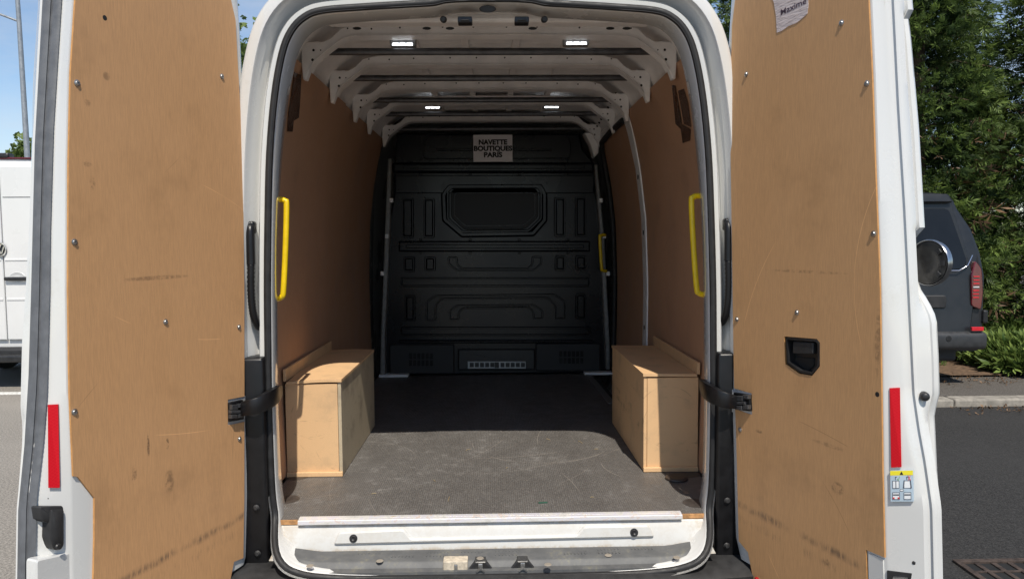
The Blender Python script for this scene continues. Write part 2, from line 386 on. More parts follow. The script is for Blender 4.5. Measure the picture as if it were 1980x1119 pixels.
def sstep(a, b, x):
    t = min(1, max(0, (x-a)/(b-a))); return t*t*(3-2*t)
def loop3(d, y, yb=True, hug=True):
    out = []
    for (x, z), (nx, nz) in zip(LOOP, NRM):
        dd = d(x, z) if callable(d) else d
        if hug: dd = min(dd, .022+(dd-.022)*sstep(.72, .95, z)) if dd > .022 else dd
        out.append(Vector((x+nx*dd, y-(0.152*(1-sstep(.44, .59, z)) if yb else 0), z+nz*dd)))
    return out
def side_d(base, widen):                        # the inner return opens a little at mid height
    return lambda x, z: base+widen*(sstep(2.2, 1.5, z) if z > 0.5 else 0)
bm = bmnew()
grid(bm, [loop3(.095, .15, False, False), loop3(.02, .135, False, False), loop3(side_d(.0, .014), .115), loop3(side_d(-.004, .008), .06), loop3(0, .004), loop3(.003, -.004), loop3(.006, -.006)], True)
grid(bm, [loop3(.016, .0), loop3(.044, -.004), loop3(.05, .004), loop3(.054, .05), loop3(.066, .055), loop3(.071, .05), loop3(.074, .02), loop3(.082, .012), loop3(.088, -.028), loop3(.094, -.036), loop3(.122, -.034), loop3(.134, -.026), loop3(.142, -.005), loop3(.1445, .05, False), loop3(.147, .07, False, False), loop3(.165, .5, False, False), loop3(.175, 1.2, False, False), loop3(.175, 3.3, False, False)], True)
add('body_shell', bm, M_WHITE, van, smooth=40, recalc=False)
bm = bmnew()                                    # cab ahead of the hold
base = loop3(.175, 0, False, False)
def cabrow(y, kz, kx): return [Vector((p.x*kx, y, .26+(p.z-.26)*kz)) for p in base]
rows = [cabrow(3.3, 1, 1), cabrow(3.6, .985, .99), cabrow(3.9, .93, .97), cabrow(4.3, .75, .95), cabrow(4.6, .52, .97), cabrow(5.1, .46, .95), cabrow(5.3, .36, .88), cabrow(5.33, .1, .5)]
vr = grid(bm, rows, True); bm.faces.new(vr[-1]); add('cab', bm, M_WHITE2, van, smooth=40)
# rubber seals round the opening
def loop_tube(name, d, y, r, mat, seg=8, start=0, end=None):
    pts = loop3(d, y); pts = pts+[pts[0]]
    return add(name, tube(bmnew(), pts, r, seg, cap=False), mat, van, smooth=60)
s1 = loop_tube('opening_seal', .014, -.012, .0125, M_SEAL)
bm = bmnew(); tube(bm, loop3(.0065, -.016)+[loop3(.0065, -.016)[0]], .0052, 6, cap=False)
add('seal_lip', bm, M_SEAL, s1, smooth=60)

def wx(z):                                      # inner half width of the lined hold
    return float(np.interp(z, [.5, .9, 1.3, 1.7, 2.0, 2.2, 2.35], [.905, .918, .922, .908, .872, .832, .79]))
# interior sheet metal: side rails and roof
prof = [(.845, 2.24), (.83, 2.30), (.81, 2.35), (.78, 2.41), (.70, 2.485), (.60, 2.515), (.3, 2.53), (0, 2.533)]
prof = [(p.x, p.z) for p in catmull([(a, 0, b) for a, b in prof], 3)]; full = prof+[(-x, z) for x, z in reversed(prof)][1:]
bm = bmnew(); ys = list(np.arange(.14, 2.95, .02)); rows = []
for y in ys:
    rows.append([Vector((x, y, z-(0.006 if (int(y/.02) % 9 < 3 and abs(x) < .6) else 0))) for x, z in full])
grid(bm, rows); add('roof_lining', bm, M_INNER, van, smooth=30)
for xx in (-.36, -.12, .12, .36):
    bx('roof_stiffener', (xx-.018, xx+.018, .3, 2.9, 2.502, 2.5235), M_INNER, van, bev=.004)
for s in (-1, 1):                               # flat steel behind the lining, seen where the boards stop
    bm = bmnew(); grid(bm, [[Vector((s*(wx(z)+.03), y, z)) for z in np.arange(.5, 2.36, .1)] for y in (.14, 1.0, 2.0, 2.93)])
    add('side_panel', bm, M_INNER, van, smooth=40)
# plywood wall lining
M_WALL = mdf_door('wall_hardboard', (0.47, 0.272, 0.165))
def wall_board(s, y0, y1, z0, z1, off=0.0, zprof=None):
    bm = bmnew(); zz = list(np.linspace(z0, z1, 24)); t = .006
    inn = [[Vector((s*(wx(z)-off), y, z)) for z in zz] for y in np.linspace(y0, y1, 8)]
    outr = [[Vector((s*(wx(z)-off+t), y, z)) for z in zz] for y in np.linspace(y0, y1, 8)]
    a = grid(bm, inn); b = grid(bm, outr)
    for k in range(len(zz)-1):
        for e in (0, -1): bm.faces.new((a[e][k], a[e][k+1], b[e][k+1], b[e][k]))
    for k in range(7):
        for e in (0, -1): bm.faces.new((a[k][e], a[k+1][e], b[k+1][e], b[k][e]))
    return add('wall_board', bm, M_WALL, van, smooth=30)
wl1 = wall_board(-1, .118, 1.43, .56, 2.33)
wl2 = wall_board(-1, 1.434, 2.86, .56, 2.33, off=-.008)
wr1 = wall_board(1, .118, 1.66, .56, 2.33)
wr2 = wall_board(1, 1.845, 2.80, .62, 2.285, off=-.006)
# sliding door surround on the right
bm = bmnew(); zz = np.linspace(.56, 2.36, 26)
rows = []
for z in zz:
    w = .10+.03*sstep(1.9, 2.3, z)
    rows.append([Vector((wx(z)+.012, 1.658, z)), Vector((wx(z)-.006, 1.667, z)), Vector((wx(z)-.008, 1.67+w, z)), Vector((wx(z)+.002, 1.70+w, z)), Vector((wx(z)+.05, 1.71+w, z))])
grid(bm, rows); add('door_pillar', bm, M_INNER, van, smooth=40)
for k, z in enumerate((1.05, 1.62, 1.95)):
    bm = bmnew(); lathe(bm, [(0, .002), (.014, .002), (.014, 0)], frame((wx(z)-.008, 1.72, z), (-1, 0, 0)), 12)
    add('access_hole', bm, M_HOLE, van)
pts = [(wx(2.29)-.01, 1.82, 2.300), (wx(2.29)-.012, 2.3, 2.298), (wx(2.28)-.012, 2.72, 2.285), (wx(2.2)-.014, 2.80, 2.22)]+[(wx(z)-.012, 2.82, z) for z in np.linspace(2.1, .62, 12)]
add('sliding_door_seal', tube(bmnew(), pts, .02, 8), M_SEAL, van, smooth=60)
bm = bmnew(); box(bm, .79, .845, 1.78, 2.83, 2.312, 2.36, .006); add('sliding_door_rail', bm, M_INNER, van)
bm = bmnew(); prism(bm, [vY(*q, 2.78) for q in ((1130, 257), (1160, 258), (1157, 296), (1149, 304), (1142, 280))], lambda a, b, d: Vector((a, d, b)), 2.90, 2.78, .006); add('corner_gusset', bm, M_INNER, van)
for i in range(9):
    q = Vector((.735+.004*i, 1.7+i*.13, 2.437-.004*i)); bm = bmnew(); lathe(bm, [(0, .003), (.008, .003), (.008, 0)], frame(q, (-.5, -.4, -.76)), 8)
    add('access_hole', bm, M_HOLE, van)
# hanging tape residue
def tape(px, side, y):
    bm = bmnew(); vs_ = []
    for (a, b) in px:
        x, z = vY(a, b, y); yy = y
        d = ray(a, b); tt = 2.0
        for _ in range(12):                     # slide along the ray until it meets the lining
            p = CAM+d*tt; tt *= (wx(p[2])-.004)/max(.05, abs(p[0]-VX0))
        p = CAM+d*tt
        vs_.append(bm.verts.new((side*(wx(p[2])-.003), p[1]-VY0, p[2])))
    bm.faces.new(vs_); g = bmesh.ops.extrude_face_region(bm, geom=bm.faces[:])
    bmesh.ops.translate(bm, vec=(-side*.0012, 0, 0), verts=[v for v in g['geom'] if isinstance(v, bmesh.types.BMVert)])
    return bm
add('packing_tape', tape([(569, 140), (583, 146), (581, 190), (578, 228), (568, 234), (566, 255), (556, 254), (558, 218), (563, 190)], -1, .4), M_TAPE, wl1)
add('packing_tape', tape([(1299, 165), (1306, 166), (1310, 190), (1318, 240), (1335, 250), (1334, 272), (1320, 277), (1316, 250), (1306, 240)], 1, .4), M_TAPE, wr1)
add('packing_tape', tape([(1311, 176), (1322, 172), (1330, 200), (1336, 246), (1322, 240)], 1, .4), M_TAPE, wr1)
# roof bows with tubes and lamps
BOWY = [.50, 1.03, 1.62, 2.10, 2.75]
BH = [(0, 2.449), (.30, 2.449), (.585, 2.446), (.625, 2.434), (.675, 2.398), (.742, 2.345), (.764, 2.305), (.780, 2.264), (.793, 2.266), (.797, 2.33), (.795, 2.42), (.70, 2.42), (.665, 2.44), (.63, 2.475), (.56, 2.492), (.3, 2.502), (0, 2.504)]
def bow(y, k):
    pts = [(x, z) for x, z in BH]; pts = pts+[(-x, z) for x, z in reversed(BH)][1:-1]
    bm = bmnew(); prism(bm, pts, lambda a, b, d: Vector((a, d, b)), y+.04, y, .004)
    low = BH[:7]; edge = [(-x, z) for x, z in reversed(low)][:-1]+low
    rows = [[Vector((x, y-.006, z+.001)) for x, z in edge], [Vector((x, y-.008, z-.004)) for x, z in edge], [Vector((x, y+.055, z-.006)) for x, z in edge], [Vector((x, y+.055, z+.002)) for x, z in edge]]
    grid(bm, rows, False)
    o = add('roof_bow', bm, M_INNER, van, smooth=35)
    bm = bmnew()
    for s in (-1, 1):
        for x, z, r in ((.745, 2.385, .0055), (.715, 2.385, .003), (.60, 2.475, .0035), (.50, 2.473, .004), (.38, 2.478, .004), (.2, 2.481, .004), (.07, 2.481, .004), (.75, 2.345, .006)):
            lathe(bm, [(0, .0006), (r, .0006), (r, 0)], frame((s*x, y-.0002, z), (0, -1, 0)), 8)
    tag(add('bolt_holes', bm, M_HOLE, o), kind='stuff')
    bm = bmnew(); tube(bm, [(-.73, y+.105, 2.405), (.73, y+.105, 2.405)], .0155, 10); t = add('roof_tube', bm, M_TUBE, van, smooth=50)
    for s in (-1, 1):
        bx('tube_bracket', (s*.735-.008, s*.735+.008, y+.03, y+.14, 2.375, 2.43), M_INNER, t, bev=.003)
for k, y in enumerate(BOWY): bow(y, k)
bx('roof_header', (-.62, .62, .16, .24, 2.405, 2.50), M_INNER, van, bev=.012)
def led(px0, px1, py, y):
    x0, z = vY(px0, py, y); x1, _ = vY(px1, py, y)
    h = bx('ceiling_lamp', (x0-.006, x1+.006, y, y+.05, z-.006, z+.05), M_GREYPL, van, bev=.006)
    bm = bmnew(); box(bm, x0, x1, y-.003, y+.012, z-.009, z+.008, .004)
    l = add('lamp_lens', bm, M_LENS, h)
    bm = bmnew(); xm = (x0+x1)/2; w = (x1-x0)
    for i in (-1, 0, 1): box(bm, xm+i*w*.3-.012, xm+i*w*.3+.012, y-.0055, y-.002, z-.006, z+.004, .001)
    add('light_emitting_diodes', bm, M_LED, h)
led(756, 801, 86, .60); led(1092, 1137, 84, .60); led(821, 852, 208, 2.20); led(1051, 1082, 207, 2.20)
# fittings of the header
for px in (857, 1053):
    x, z = vY(px, 38, .03); bm = bmnew(); lathe(bm, [(0, .012), (.008, .012), (.0115, .006), (.012, -.03)], frame((x, .03, z), (0, -1, -.25)), 16); add('rubber_buffer', bm, M_BLACK, van, smooth=50)
for px in (899, 1009):
    x, z = vY(px, 39, .03)
    o = bx('latch_slot', (x-.026, x+.026, .022, .07, z-.011, z+.011), M_BLACK, van, bev=.004)
    bx('latch_hook', (x-.016, x+.016, .016, .03, z-.006, z+.002), M_BLACKM, o, bev=.002)
x, z = vY(943, 20, .01); bm = bmnew(); lathe(bm, [(0, .006), (.014, .006), (.016, 0)], frame((x, .004, z+.002), (0, -1, -.3)) @ Matrix.Diagonal((1.9, .8, 1, 1)), 16); add('oval_plug', bm, M_BLACK, van)
for px in (580+245, 690, 1212, 1030, 1180, 870):
    x, z = vY(px, 55, .155); bm = bmnew(); lathe(bm, [(0, .002), (.011, .002), (.011, 0)], frame((x, .158, z), (0, -1, -.2)) @ Matrix.Diagonal((1.5, .5, 1, 1)), 10); add('access_hole', bm, M_HOLE, van)
# ---- bulkhead
BY = 2.93
def zb(zx, zy, y=BY): return vY(700+zx/2.2375, 240+zy/2.2375, y)
out = [(150, 42), (940, 42), (955, 110), (1003, 170), (1010, 300), (1055, 480), (1075, 900), (1080, 1075), (75, 1085), (85, 900), (110, 480), (140, 300), (140, 170)]
bulk_root = None
bm = bmnew(); prism(bm, [zb(*p) for p in out], lambda a, b, d: Vector((a, d, b)), BY+.05, BY, .01)
bulk = add('bulkhead', bm, M_BULK, van)
def emb(name, pts, d=-.012, mat=M_BULK, r=.018, bev=.006, parent=None, base=BY, raw=False):
    p = [zb(*q) for q in pts]; p = round_poly(p, r, 4)
    bm = bmnew(); prism(bm, p, lambda a, b, dd: Vector((a, dd, b)), base+.004, base+d, bev)
    return add(name, bm, mat, parent or bulk, smooth=25)
def groove(name, pts, w=.012, d=.010):
    """raised bead running round an outline"""
    p = round_poly([zb(*q) for q in pts], .02, 4); q = inset_poly(p, w*.5); q2 = inset_poly(p, w)
    bm = bmnew(); n = len(p)
    rings = [[bm.verts.new((a, BY+.001, b)) for a, b in p], [bm.verts.new((a, BY-d, b)) for a, b in inset_poly(p, w*.3)], [bm.verts.new((a, BY-d, b)) for a, b in inset_poly(p, w*.7)], [bm.verts.new((a, BY+.001, b)) for a, b in q2]]
    for r0, r1 in zip(rings[:-1], rings[1:]):
        for i in range(n): bm.faces.new((r0[i], r0[(i+1) % n], r1[(i+1) % n], r1[i]))
    return add(name, bm, M_BULK, bulk, smooth=50)
def rect(a, b, c, d): return [(a, b), (c, b), (c, d), (a, d)]
for q in ((172, 320, 225, 493), (265, 320, 316, 493), (830, 317, 880, 488), (920, 315, 970, 488), (178, 572, 230, 640), (270, 572, 320, 638), (833, 567, 880, 635), (922, 567, 970, 633), (184, 738, 232, 853), (922, 730, 970, 845)):
    groove('embossed_panel', rect(*q), .018, .020); emb('panel_face', rect(q[0]+10, q[1]+10, q[2]-10, q[3]-10), -.012, bev=.005, r=.01)
U1 = [(370, 572), (415, 572), (415, 605), (432, 620), (715, 620), (733, 605), (733, 570), (780, 570), (780, 605), (745, 636), (408, 636), (370, 605)]
A1 = [(275, 852), (275, 765), (320, 738), (835, 732), (882, 765), (882, 845), (835, 845), (835, 790), (805, 755), (345, 760), (322, 785), (322, 852)]
A2 = [(375, 850), (375, 805), (410, 780), (745, 778), (785, 805), (785, 845), (738, 845), (738, 815), (722, 797), (440, 800), (422, 815), (422, 850)]
for u in (U1, A1, A2): groove('embossed_band', u, .016, .018)
for q in ((165, 662, 988, 705), (165, 875, 988, 917)): groove('embossed_bar', rect(*q), .018, .020)
emb('cross_beam', rect(160, 505, 985, 552), -.028, bev=.012, r=.01)
bmq = emb('beam_groove', rect(190, 520, 958, 538), -.034, bev=.005, r=.02); groove('beam_bead', rect(195, 523, 950, 535), .01, .040)
emb('cross_beam', rect(135, 168, 1003, 214), -.045, bev=.018, r=.02); emb('beam_groove', rect(180, 180, 960, 196), -.052, bev=.005, r=.01)
emb('ledge', rect(145, 222, 1003, 300), -.012, bev=.006, r=.01)
emb('ledge', rect(160, 930, 1000, 945), -.04, bev=.01, r=.008)
for zx in (255, 468, 680, 890):
    for zy in (500, 556, 218, 152): emb('clip', rect(zx-6, zy-5, zx+6, zy+5), -.02, bev=.004, r=.004)
WO = [(340, 300), (372, 258), (780, 256), (803, 300), (803, 420), (745, 487), (430, 492), (345, 420)]
WI = [(385, 290), (400, 278), (748, 277), (762, 290), (762, 402), (705, 455), (442, 458), (385, 402)]
groove('window_surround', WO, .05, .026); groove('window_surround', [(366, 285), (388, 268), (762, 266), (780, 290), (780, 412), (722, 468), (432, 472), (366, 412)], .022, .034)
emb('blanked_window', WI, -.012, NT('blank_window_sheet').out((0.006, 0.0065, 0.008), .5, spec=.4), bev=.004, r=.03)
groove('window_bead', [(398, 305), (410, 296), (738, 295), (750, 305), (750, 396), (700, 440), (448, 443), (398, 398)], .008, .016)
emb('upper_recess_rim', [(265, 80), (290, 48), (880, 46), (905, 80), (900, 150), (265, 152)], -.008, bev=.006, r=.03); emb('upper_rib', rect(320, 106, 820, 118), -.018, bev=.005, r=.006)
# under-bulkhead kick panels, vents and seat rail
emb('kick_panel', rect(120, 950, 400, 1078), -.03, M_BLACKM, bev=.01, r=.02); emb('kick_panel', rect(750, 945, 1030, 1066), -.03, M_BLACKM, bev=.01, r=.02)
for x0, y0 in ((205, 988), (852, 978)):
    for i in range(6):
        for j in range(2): emb('vent_slot', rect(x0+i*18, y0+j*30, x0+i*18+13, y0+j*30+24), -.034, M_HOLE, bev=.001, r=.003)
emb('cab_foot_panel', rect(415, 970, 748, 1062), -.02, M_BLACK, bev=.01, r=.01)
rail = emb('perforated_rail', rect(457, 1022, 708, 1054), -.035, plain('galvanised_rail', (0.36, 0.37, 0.38), .4, .5), bev=.003, r=.004)
for i in range(11):
    if i != 5: emb('rail_hole', rect(467+i*22, 1028, 467+i*22+17, 1047), -.0365, M_BLACK, bev=.0008, r=.004)
emb('rail_clip', rect(573, 1026, 592, 1050), -.042, M_BLACK, bev=.002, r=.003)
# pillars beside the bulkhead
for s, px in ((-1, [(112, 150), (128, 150), (120, 480), (100, 900), (100, 1085), (78, 1085), (82, 900), (98, 480)]), (1, [(1005, 175), (1018, 175), (1048, 480), (1072, 940), (1074, 1060), (1058, 1060), (1050, 900), (1030, 480)])):
    bm = bmnew(); prism(bm, [zb(*q, BY-.07) for q in px], lambda a, b, d: Vector((a, d, b)), BY, BY-.07, .006)
    pil = add('bulkhead_pillar', bm, M_RAIL, van)
    for zy in (330, 485, 646):
        zx = (100+ (120-100)*(485-zy)/160+8) if s < 0 else 1033+(zy-330)*.1
        x, z = zb(zx, zy, BY-.075); bx('pillar_clip', (x-.013, x+.013, BY-.085, BY-.06, z-.016, z+.016), M_INNER, pil, bev=.003)
for zx0, zx1, zy in ((80, 205, 1078), (957, 1078, 1068)):
    x0, z = zb(zx0, zy); x1, _ = zb(zx1, zy); bx('floor_bracket', (x0, x1, BY-.09, BY-.01, .556, .575), M_INNER, van, bev=.004)
# grab handles
def handle(pts, r, name='grab_handle', feet=()):
    bm = bmnew(); P = catmull(pts, 5); tube(bm, P, r, 10)
    return add(name, bm, M_YELLOW, van, smooth=60)
def hp(px, py, y): x, z = vY(px, py, y); return (x, y, z)
for pts in ([(533, 386, .10), (543, 386, .135), (551, 389, .135), (554, 398, .135), (552, 480, .135), (548, 562, .135), (545, 573, .135), (538, 577, .135), (528, 577, .10)],
            [(1358, 379, .10), (1347, 379, .135), (1340, 382, .135), (1337, 392, .135), (1341, 478, .135), (1347, 556, .135), (1351, 566, .135), (1358, 569, .135), (1368, 569, .10)]):
    P3 = [hp(*p) for p in pts]; h = handle(P3, .011)
    for e, k in ((P3[0], 1), (P3[-1], -1)):
        s = 1 if e[0] > 0 else -1
        bx('handle_foot', (e[0]-.008+s*.008, e[0]+.008+s*.008, e[1]-.018, e[1]+.03, e[2]-.016, e[2]+.016), M_YELLOW, h, bev=.004)
P3 = [hp(*p) for p in ((1170, 454, 2.83), (1162, 455, 2.80), (1160, 462, 2.79), (1163, 515, 2.79), (1165, 522, 2.80), (1172, 524, 2.83))]
handle(P3, .012)
# ---- floor
FZ = .555
M_FLOOR = floor_mat()
e0 = vZ(1130, 716, FZ); e1 = vZ(1183, 780, FZ)
fl = [(-.80, -.002), (.80, -.002), (.80, .09), (.897, .15), (.897, 1.36), (e1[0], e1[1]), (e0[0], e0[1]), (e0[0]-.01, BY-.02), (-.88, BY-.02), (-.897, .15), (-.80, .09)]
bm = bmnew(); prism(bm, fl, lambda a, b, d: Vector((a, b, d)), FZ-.018, FZ, .0)
floor = add('floor_board', bm, M_FLOOR, van)
ply = plain('plywood_edge', (0.42, 0.22, 0.09), .8, var=.35, scale=40)
for a, b in ((-.805, -.722), (.704, .795)): bx('plywood_edge', (a, b, -.010, -.0025, FZ-.018, FZ-.001), ply, floor, bev=.001)
dx, dy = e0[0]-e1[0], e0[1]-e1[1]; ll = math.hypot(dx, dy)
bm = bmnew(); box(bm, 0, ll, -.022, .022, -.006, .004, .002)
add('floor_edge_strip', bm, M_RAIL, van, loc=(e1[0], e1[1], FZ+.002), rot=(0, 0, math.atan2(dy, dx)))
bx('step_well', (.60, .93, 1.40, 2.88, .30, .36), M_BLACKM, van, bev=.01)
bx('subfloor', (-.95, .80, .0, 2.9, .47, .53), M_BLACKM, van, bev=0)
def alu():
    n = NT('oily_aluminium'); f = n.noise(1, 4, .6, n.vec((26, 10, 60)))
    r = n.t.nodes.new('ShaderNodeValToRGB'); cr = r.color_ramp
    cols = [(.30, (.66, .65, .63)), (.46, (.80, .78, .75)), (.53, (.72, .70, .78)), (.58, (.78, .78, .76)), (.63, (.74, .60, .55)), (.68, (.72, .74, .74)), (.76, (.5, .5, .52))]
    cr.elements[0].position = cols[0][0]; cr.elements[0].color = cols[0][1]+(1,); cr.elements[1].position = cols[-1][0]; cr.elements[1].color = cols[-1][1]+(1,)
    for p, c in cols[1:-1]: e = cr.elements.new(p); e.color = c+(1,)
    n.t.links.new(f, r.inputs[0]); return n.out(r.outputs[0], .38, .3)
bm = bmnew(); box(bm, -.722, .704, -.024, -.003, FZ-.016, FZ+.0025, .003); box(bm, -.722, .704, -.004, .018, FZ+.0006, FZ+.0025)
add('aluminium_edge_strip', bm, alu(), van)
# white sill under the loading edge
bm = bmnew(); P = [[], [], [], [], []]
for x in np.linspace(-.80, .80, 60):
    up_ = .02*sstep(.62, .8, abs(x)); P[0].append(Vector((x, .03, FZ-.019))); P[1].append(Vector((x, -.006, FZ-.02))); P[2].append(Vector((x, -.012, FZ-.026)))
    P[3].append(Vector((x, -.03, .441+up_*1.2))); P[4].append(Vector((x, -.12, .430+up_)))
def sill_mat():
    n = NT('dusty_white_sill'); o = n.xyz(); a = n.noise(14, 5, .7); b = n.noise(70, 4, .75)
    e = n.ramp(o[2], .462, .440, 0, 1); t = n.ramp(o[2], .512, .534, 0, .7); x = n.ramp(n.math('ABSOLUTE', o[0]), .66, .80, 0, .8)
    m = n.math('MULTIPLY', n.math('MAXIMUM', n.math('MAXIMUM', e, t), n.math('MAXIMUM', x, .22)), n.ramp(n.math('ADD', a, n.math('MULTIPLY', b, .6)), .66, .98))
    c = n.mix(m, (.53, .53, .515), (.40, .34, .26)); n.bump(a, .08, .004); return n.out(c, .4, 0, .3)
M_SILL = sill_mat()
grid(bm, P); sill = add('sill', bm, M_SILL, van, smooth=40)
def zs_(zx, zy, y): return vY(560+zx/2.357, 1000+zy/2.357, y)
for pts in ([(200, 122), (222, 68), (520, 55), (552, 94), (1310, 78), (1345, 41), (1640, 36), (1664, 88)],):
    p = round_poly([zs_(*q, -.028) for q in pts], .012, 4); bm = bmnew(); prism(bm, p, lambda a, b, d: Vector((a, d-(FZ-.03-b)*.22, b)), -.008, -.0235, .006); add('sill_panel', bm, M_SILL, sill, smooth=30)
for zx, zy in ((291, 95), (1570, 68)):
    x, z = zs_(zx, zy, -.03); bm = bmnew(); lathe(bm, [(0, .002), (.004, .006), (.008, .007), (.011, .004), (.0145, .004), (.0155, 0), (.0155, -.02)], frame((x, -.030, z), (0, -1, .2)), 20); add('rubber_plug', bm, M_BLACK, sill, smooth=40)
# plastic step cover
def step_mat():
    n = NT('worn_step_plastic'); a = n.noise(9, 5, .7); b = n.noise(60, 4, .7); g = n.noise(3, 3, .6)
    c = n.mix(n.ramp(a, .3, .7), (.075, .077, .079), (.115, .117, .118))
    d = n.math('MULTIPLY', n.ramp(b, .45, .72), n.ramp(a, .45, .7)); c = n.mix(n.math('MULTIPLY', d, .4), c, (.30, .27, .135))
    c = n.mix(n.ramp(g, .55, .75, 0, .2), c, (.16, .155, .15)); n.bump(b, .3, .002); return n.out(c, .6)
M_STEP = step_mat()
bm = bmnew(); rows = []
for x in np.linspace(-.755, .755, 50):
    k = 1.6*sstep(.62, .755, abs(x)); f_ = .010*abs(x/.72)**2+.06*sstep(.70, .755, abs(x))
    rows.append([Vector((x, -.034, .455+.010*k)), Vector((x, -.037, .468+.010*k)), Vector((x, -.118+f_, .464+.012*k)), Vector((x, -.126+f_, .459+.012*k)), Vector((x, -.136+f_, .443+.012*k)), Vector((x, -.158+f_*.5, .439+.012*k)), Vector((x, -.158+f_*.5, .415))])
grid(bm, rows); step = add('step_cover', bm, M_STEP, van, loc=(0, 0, -.022), smooth=35)
bm = bmnew(); rnd = random.Random(4)
for gx in np.arange(-.62, .62, .125):
    for r_ in range(2):
        if rnd.random() < .25: continue
        for i in range(7): xx = gx+i*.0125; yy = -.058-r_*.03; box(bm, xx, xx+.0035, yy-.006, yy+.006, .464, .4685)
tag(add('tread_marks', bm, M_STEP, step), kind='stuff')
for i, (zx, zy) in enumerate(((92, 190), (410, 168), (868, 156), (1177, 184), (1452, 142), (1764, 153))):
    x, y = vZ(560+zx/2.357, 1000+zy/2.357, .468); bm = bmnew(); lathe(bm, [(0, .002), (.006, .0025), (.012, .0015), (.0135, 0)], frame((x, y, .4665), (0, 0, 1)), 12); add('step_screw', bm, plain('dusty_screw', (.25, .22, .18), .7), step)
M_DUST = plain('pale_dust', (0.48, 0.42, 0.33), .95, var=.25, scale=60)
x0, _ = zs_(700, 215, -.14); x1, _ = zs_(812, 215, -.14)
pk = bx('latch_pocket', (x0, x1, -.149, -.10, .422, .4715), M_DUST, step, bev=.004)
for zx in (870, 1062):
    x, z = zs_(zx, 212, -.14)
    bm = bmnew(); prism(bm, [(x-.045, .427), (x+.045, .427), (x+.045, .438), (x+.018, .466), (x-.018, .466), (x-.045, .438)], lambda a, b, d: Vector((a, d, b)), -.10, -.1445, .003); add('striker_pocket', bm, M_BLACK, step)
    bm = bmnew(); tube(bm, [(x-.012, -.146, .436), (x-.012, -.160, .438), (x, -.165, .45), (x+.012, -.160, .438), (x+.012, -.146, .436)], .004, 6); box(bm, x-.008, x+.008, -.152, -.144, .436, .462, .002); add('striker', bm, M_STEEL, step)
xm = (x0+x1)/2; bm = bmnew(); box(bm, xm-.004, xm+.008, -.155, -.145, .428, .462, .002); box(bm, xm-.02, xm+.024, -.157, -.147, .425, .434, .002); add('striker', bm, M_STEEL, step)
x0, _ = zs_(815, 240, -.14); x1, _ = zs_(1110, 240, -.14); bx('dust_ledge', (x0, x1, -.152, -.13, .416, .4285), M_DUST, step, bev=.002)
# rear bumper, lamp housings and cable conduits beside the opening
bm = bmnew(); rows = []
for x in np.linspace(-.985, .985, 40):
    b = .05*abs(x/.985)**4; rows.append([Vector((x, .02, .415)), Vector((x, -.10+b, .412)), Vector((x, -.19+b, .405)), Vector((x, -.215+b, .39)), Vector((x, -.215+b, .27)), Vector((x, -.19+b, .24)), Vector((x, .02, .24))])
vr = grid(bm, rows); add('rear_bumper', bm, M_BLACKM, van, smooth=40)
M_TAIL = plain('tail_lamp_red', (0.35, 0.006, 0.008), .15, coat=.8, var=.1)
for s in (-1, 1):
    bm = bmnew(); box(bm, s*.880-.058, s*.880+.058, -.050, .06, .40, 1.165, .012, 3)
    hs = add('lamp_housing', bm, M_DARK, van, smooth=40)
    for z in (.62, .45):
        bm = bmnew(); lathe(bm, [(0, .008), (.006, .008), (.009, .003), (.012, 0)], frame((s*.86, -.056, z), (0, -1, 0)), 12); add('housing_screw', bm, M_BLACKM, hs)
    bx('corner_reflector', (s*.94-.025, s*.94+.025, -.205, -.19, .34, .395), M_TAIL, van, bev=.004)
    bm = bmnew(); pts = [(s*.868, .01, 1.64), (s*.866, -.012, 1.615), (s*.864, -.02, 1.50)]; P = catmull(pts, 6); tube(bm, P, .0155, 10); box(bm, s*.868-.015, s*.868+.015, -.008, .03, 1.61, 1.655, .008)
    cb = add('cable_boot', bm, M_DARK, van, smooth=60)
    bm = bmnew(); P = catmull([(s*.864, -.02, 1.50), (s*.866, -.022, 1.40), (s*.862, -.016, 1.32), (s*.854, .01, 1.275), (s*.85, .05, 1.265)], 14)
    tube(bm, P, [.0125+.0022*(i % 2) for i in range(len(P))], 10); add('corrugated_conduit', bm, M_DARK, cb, smooth=80)
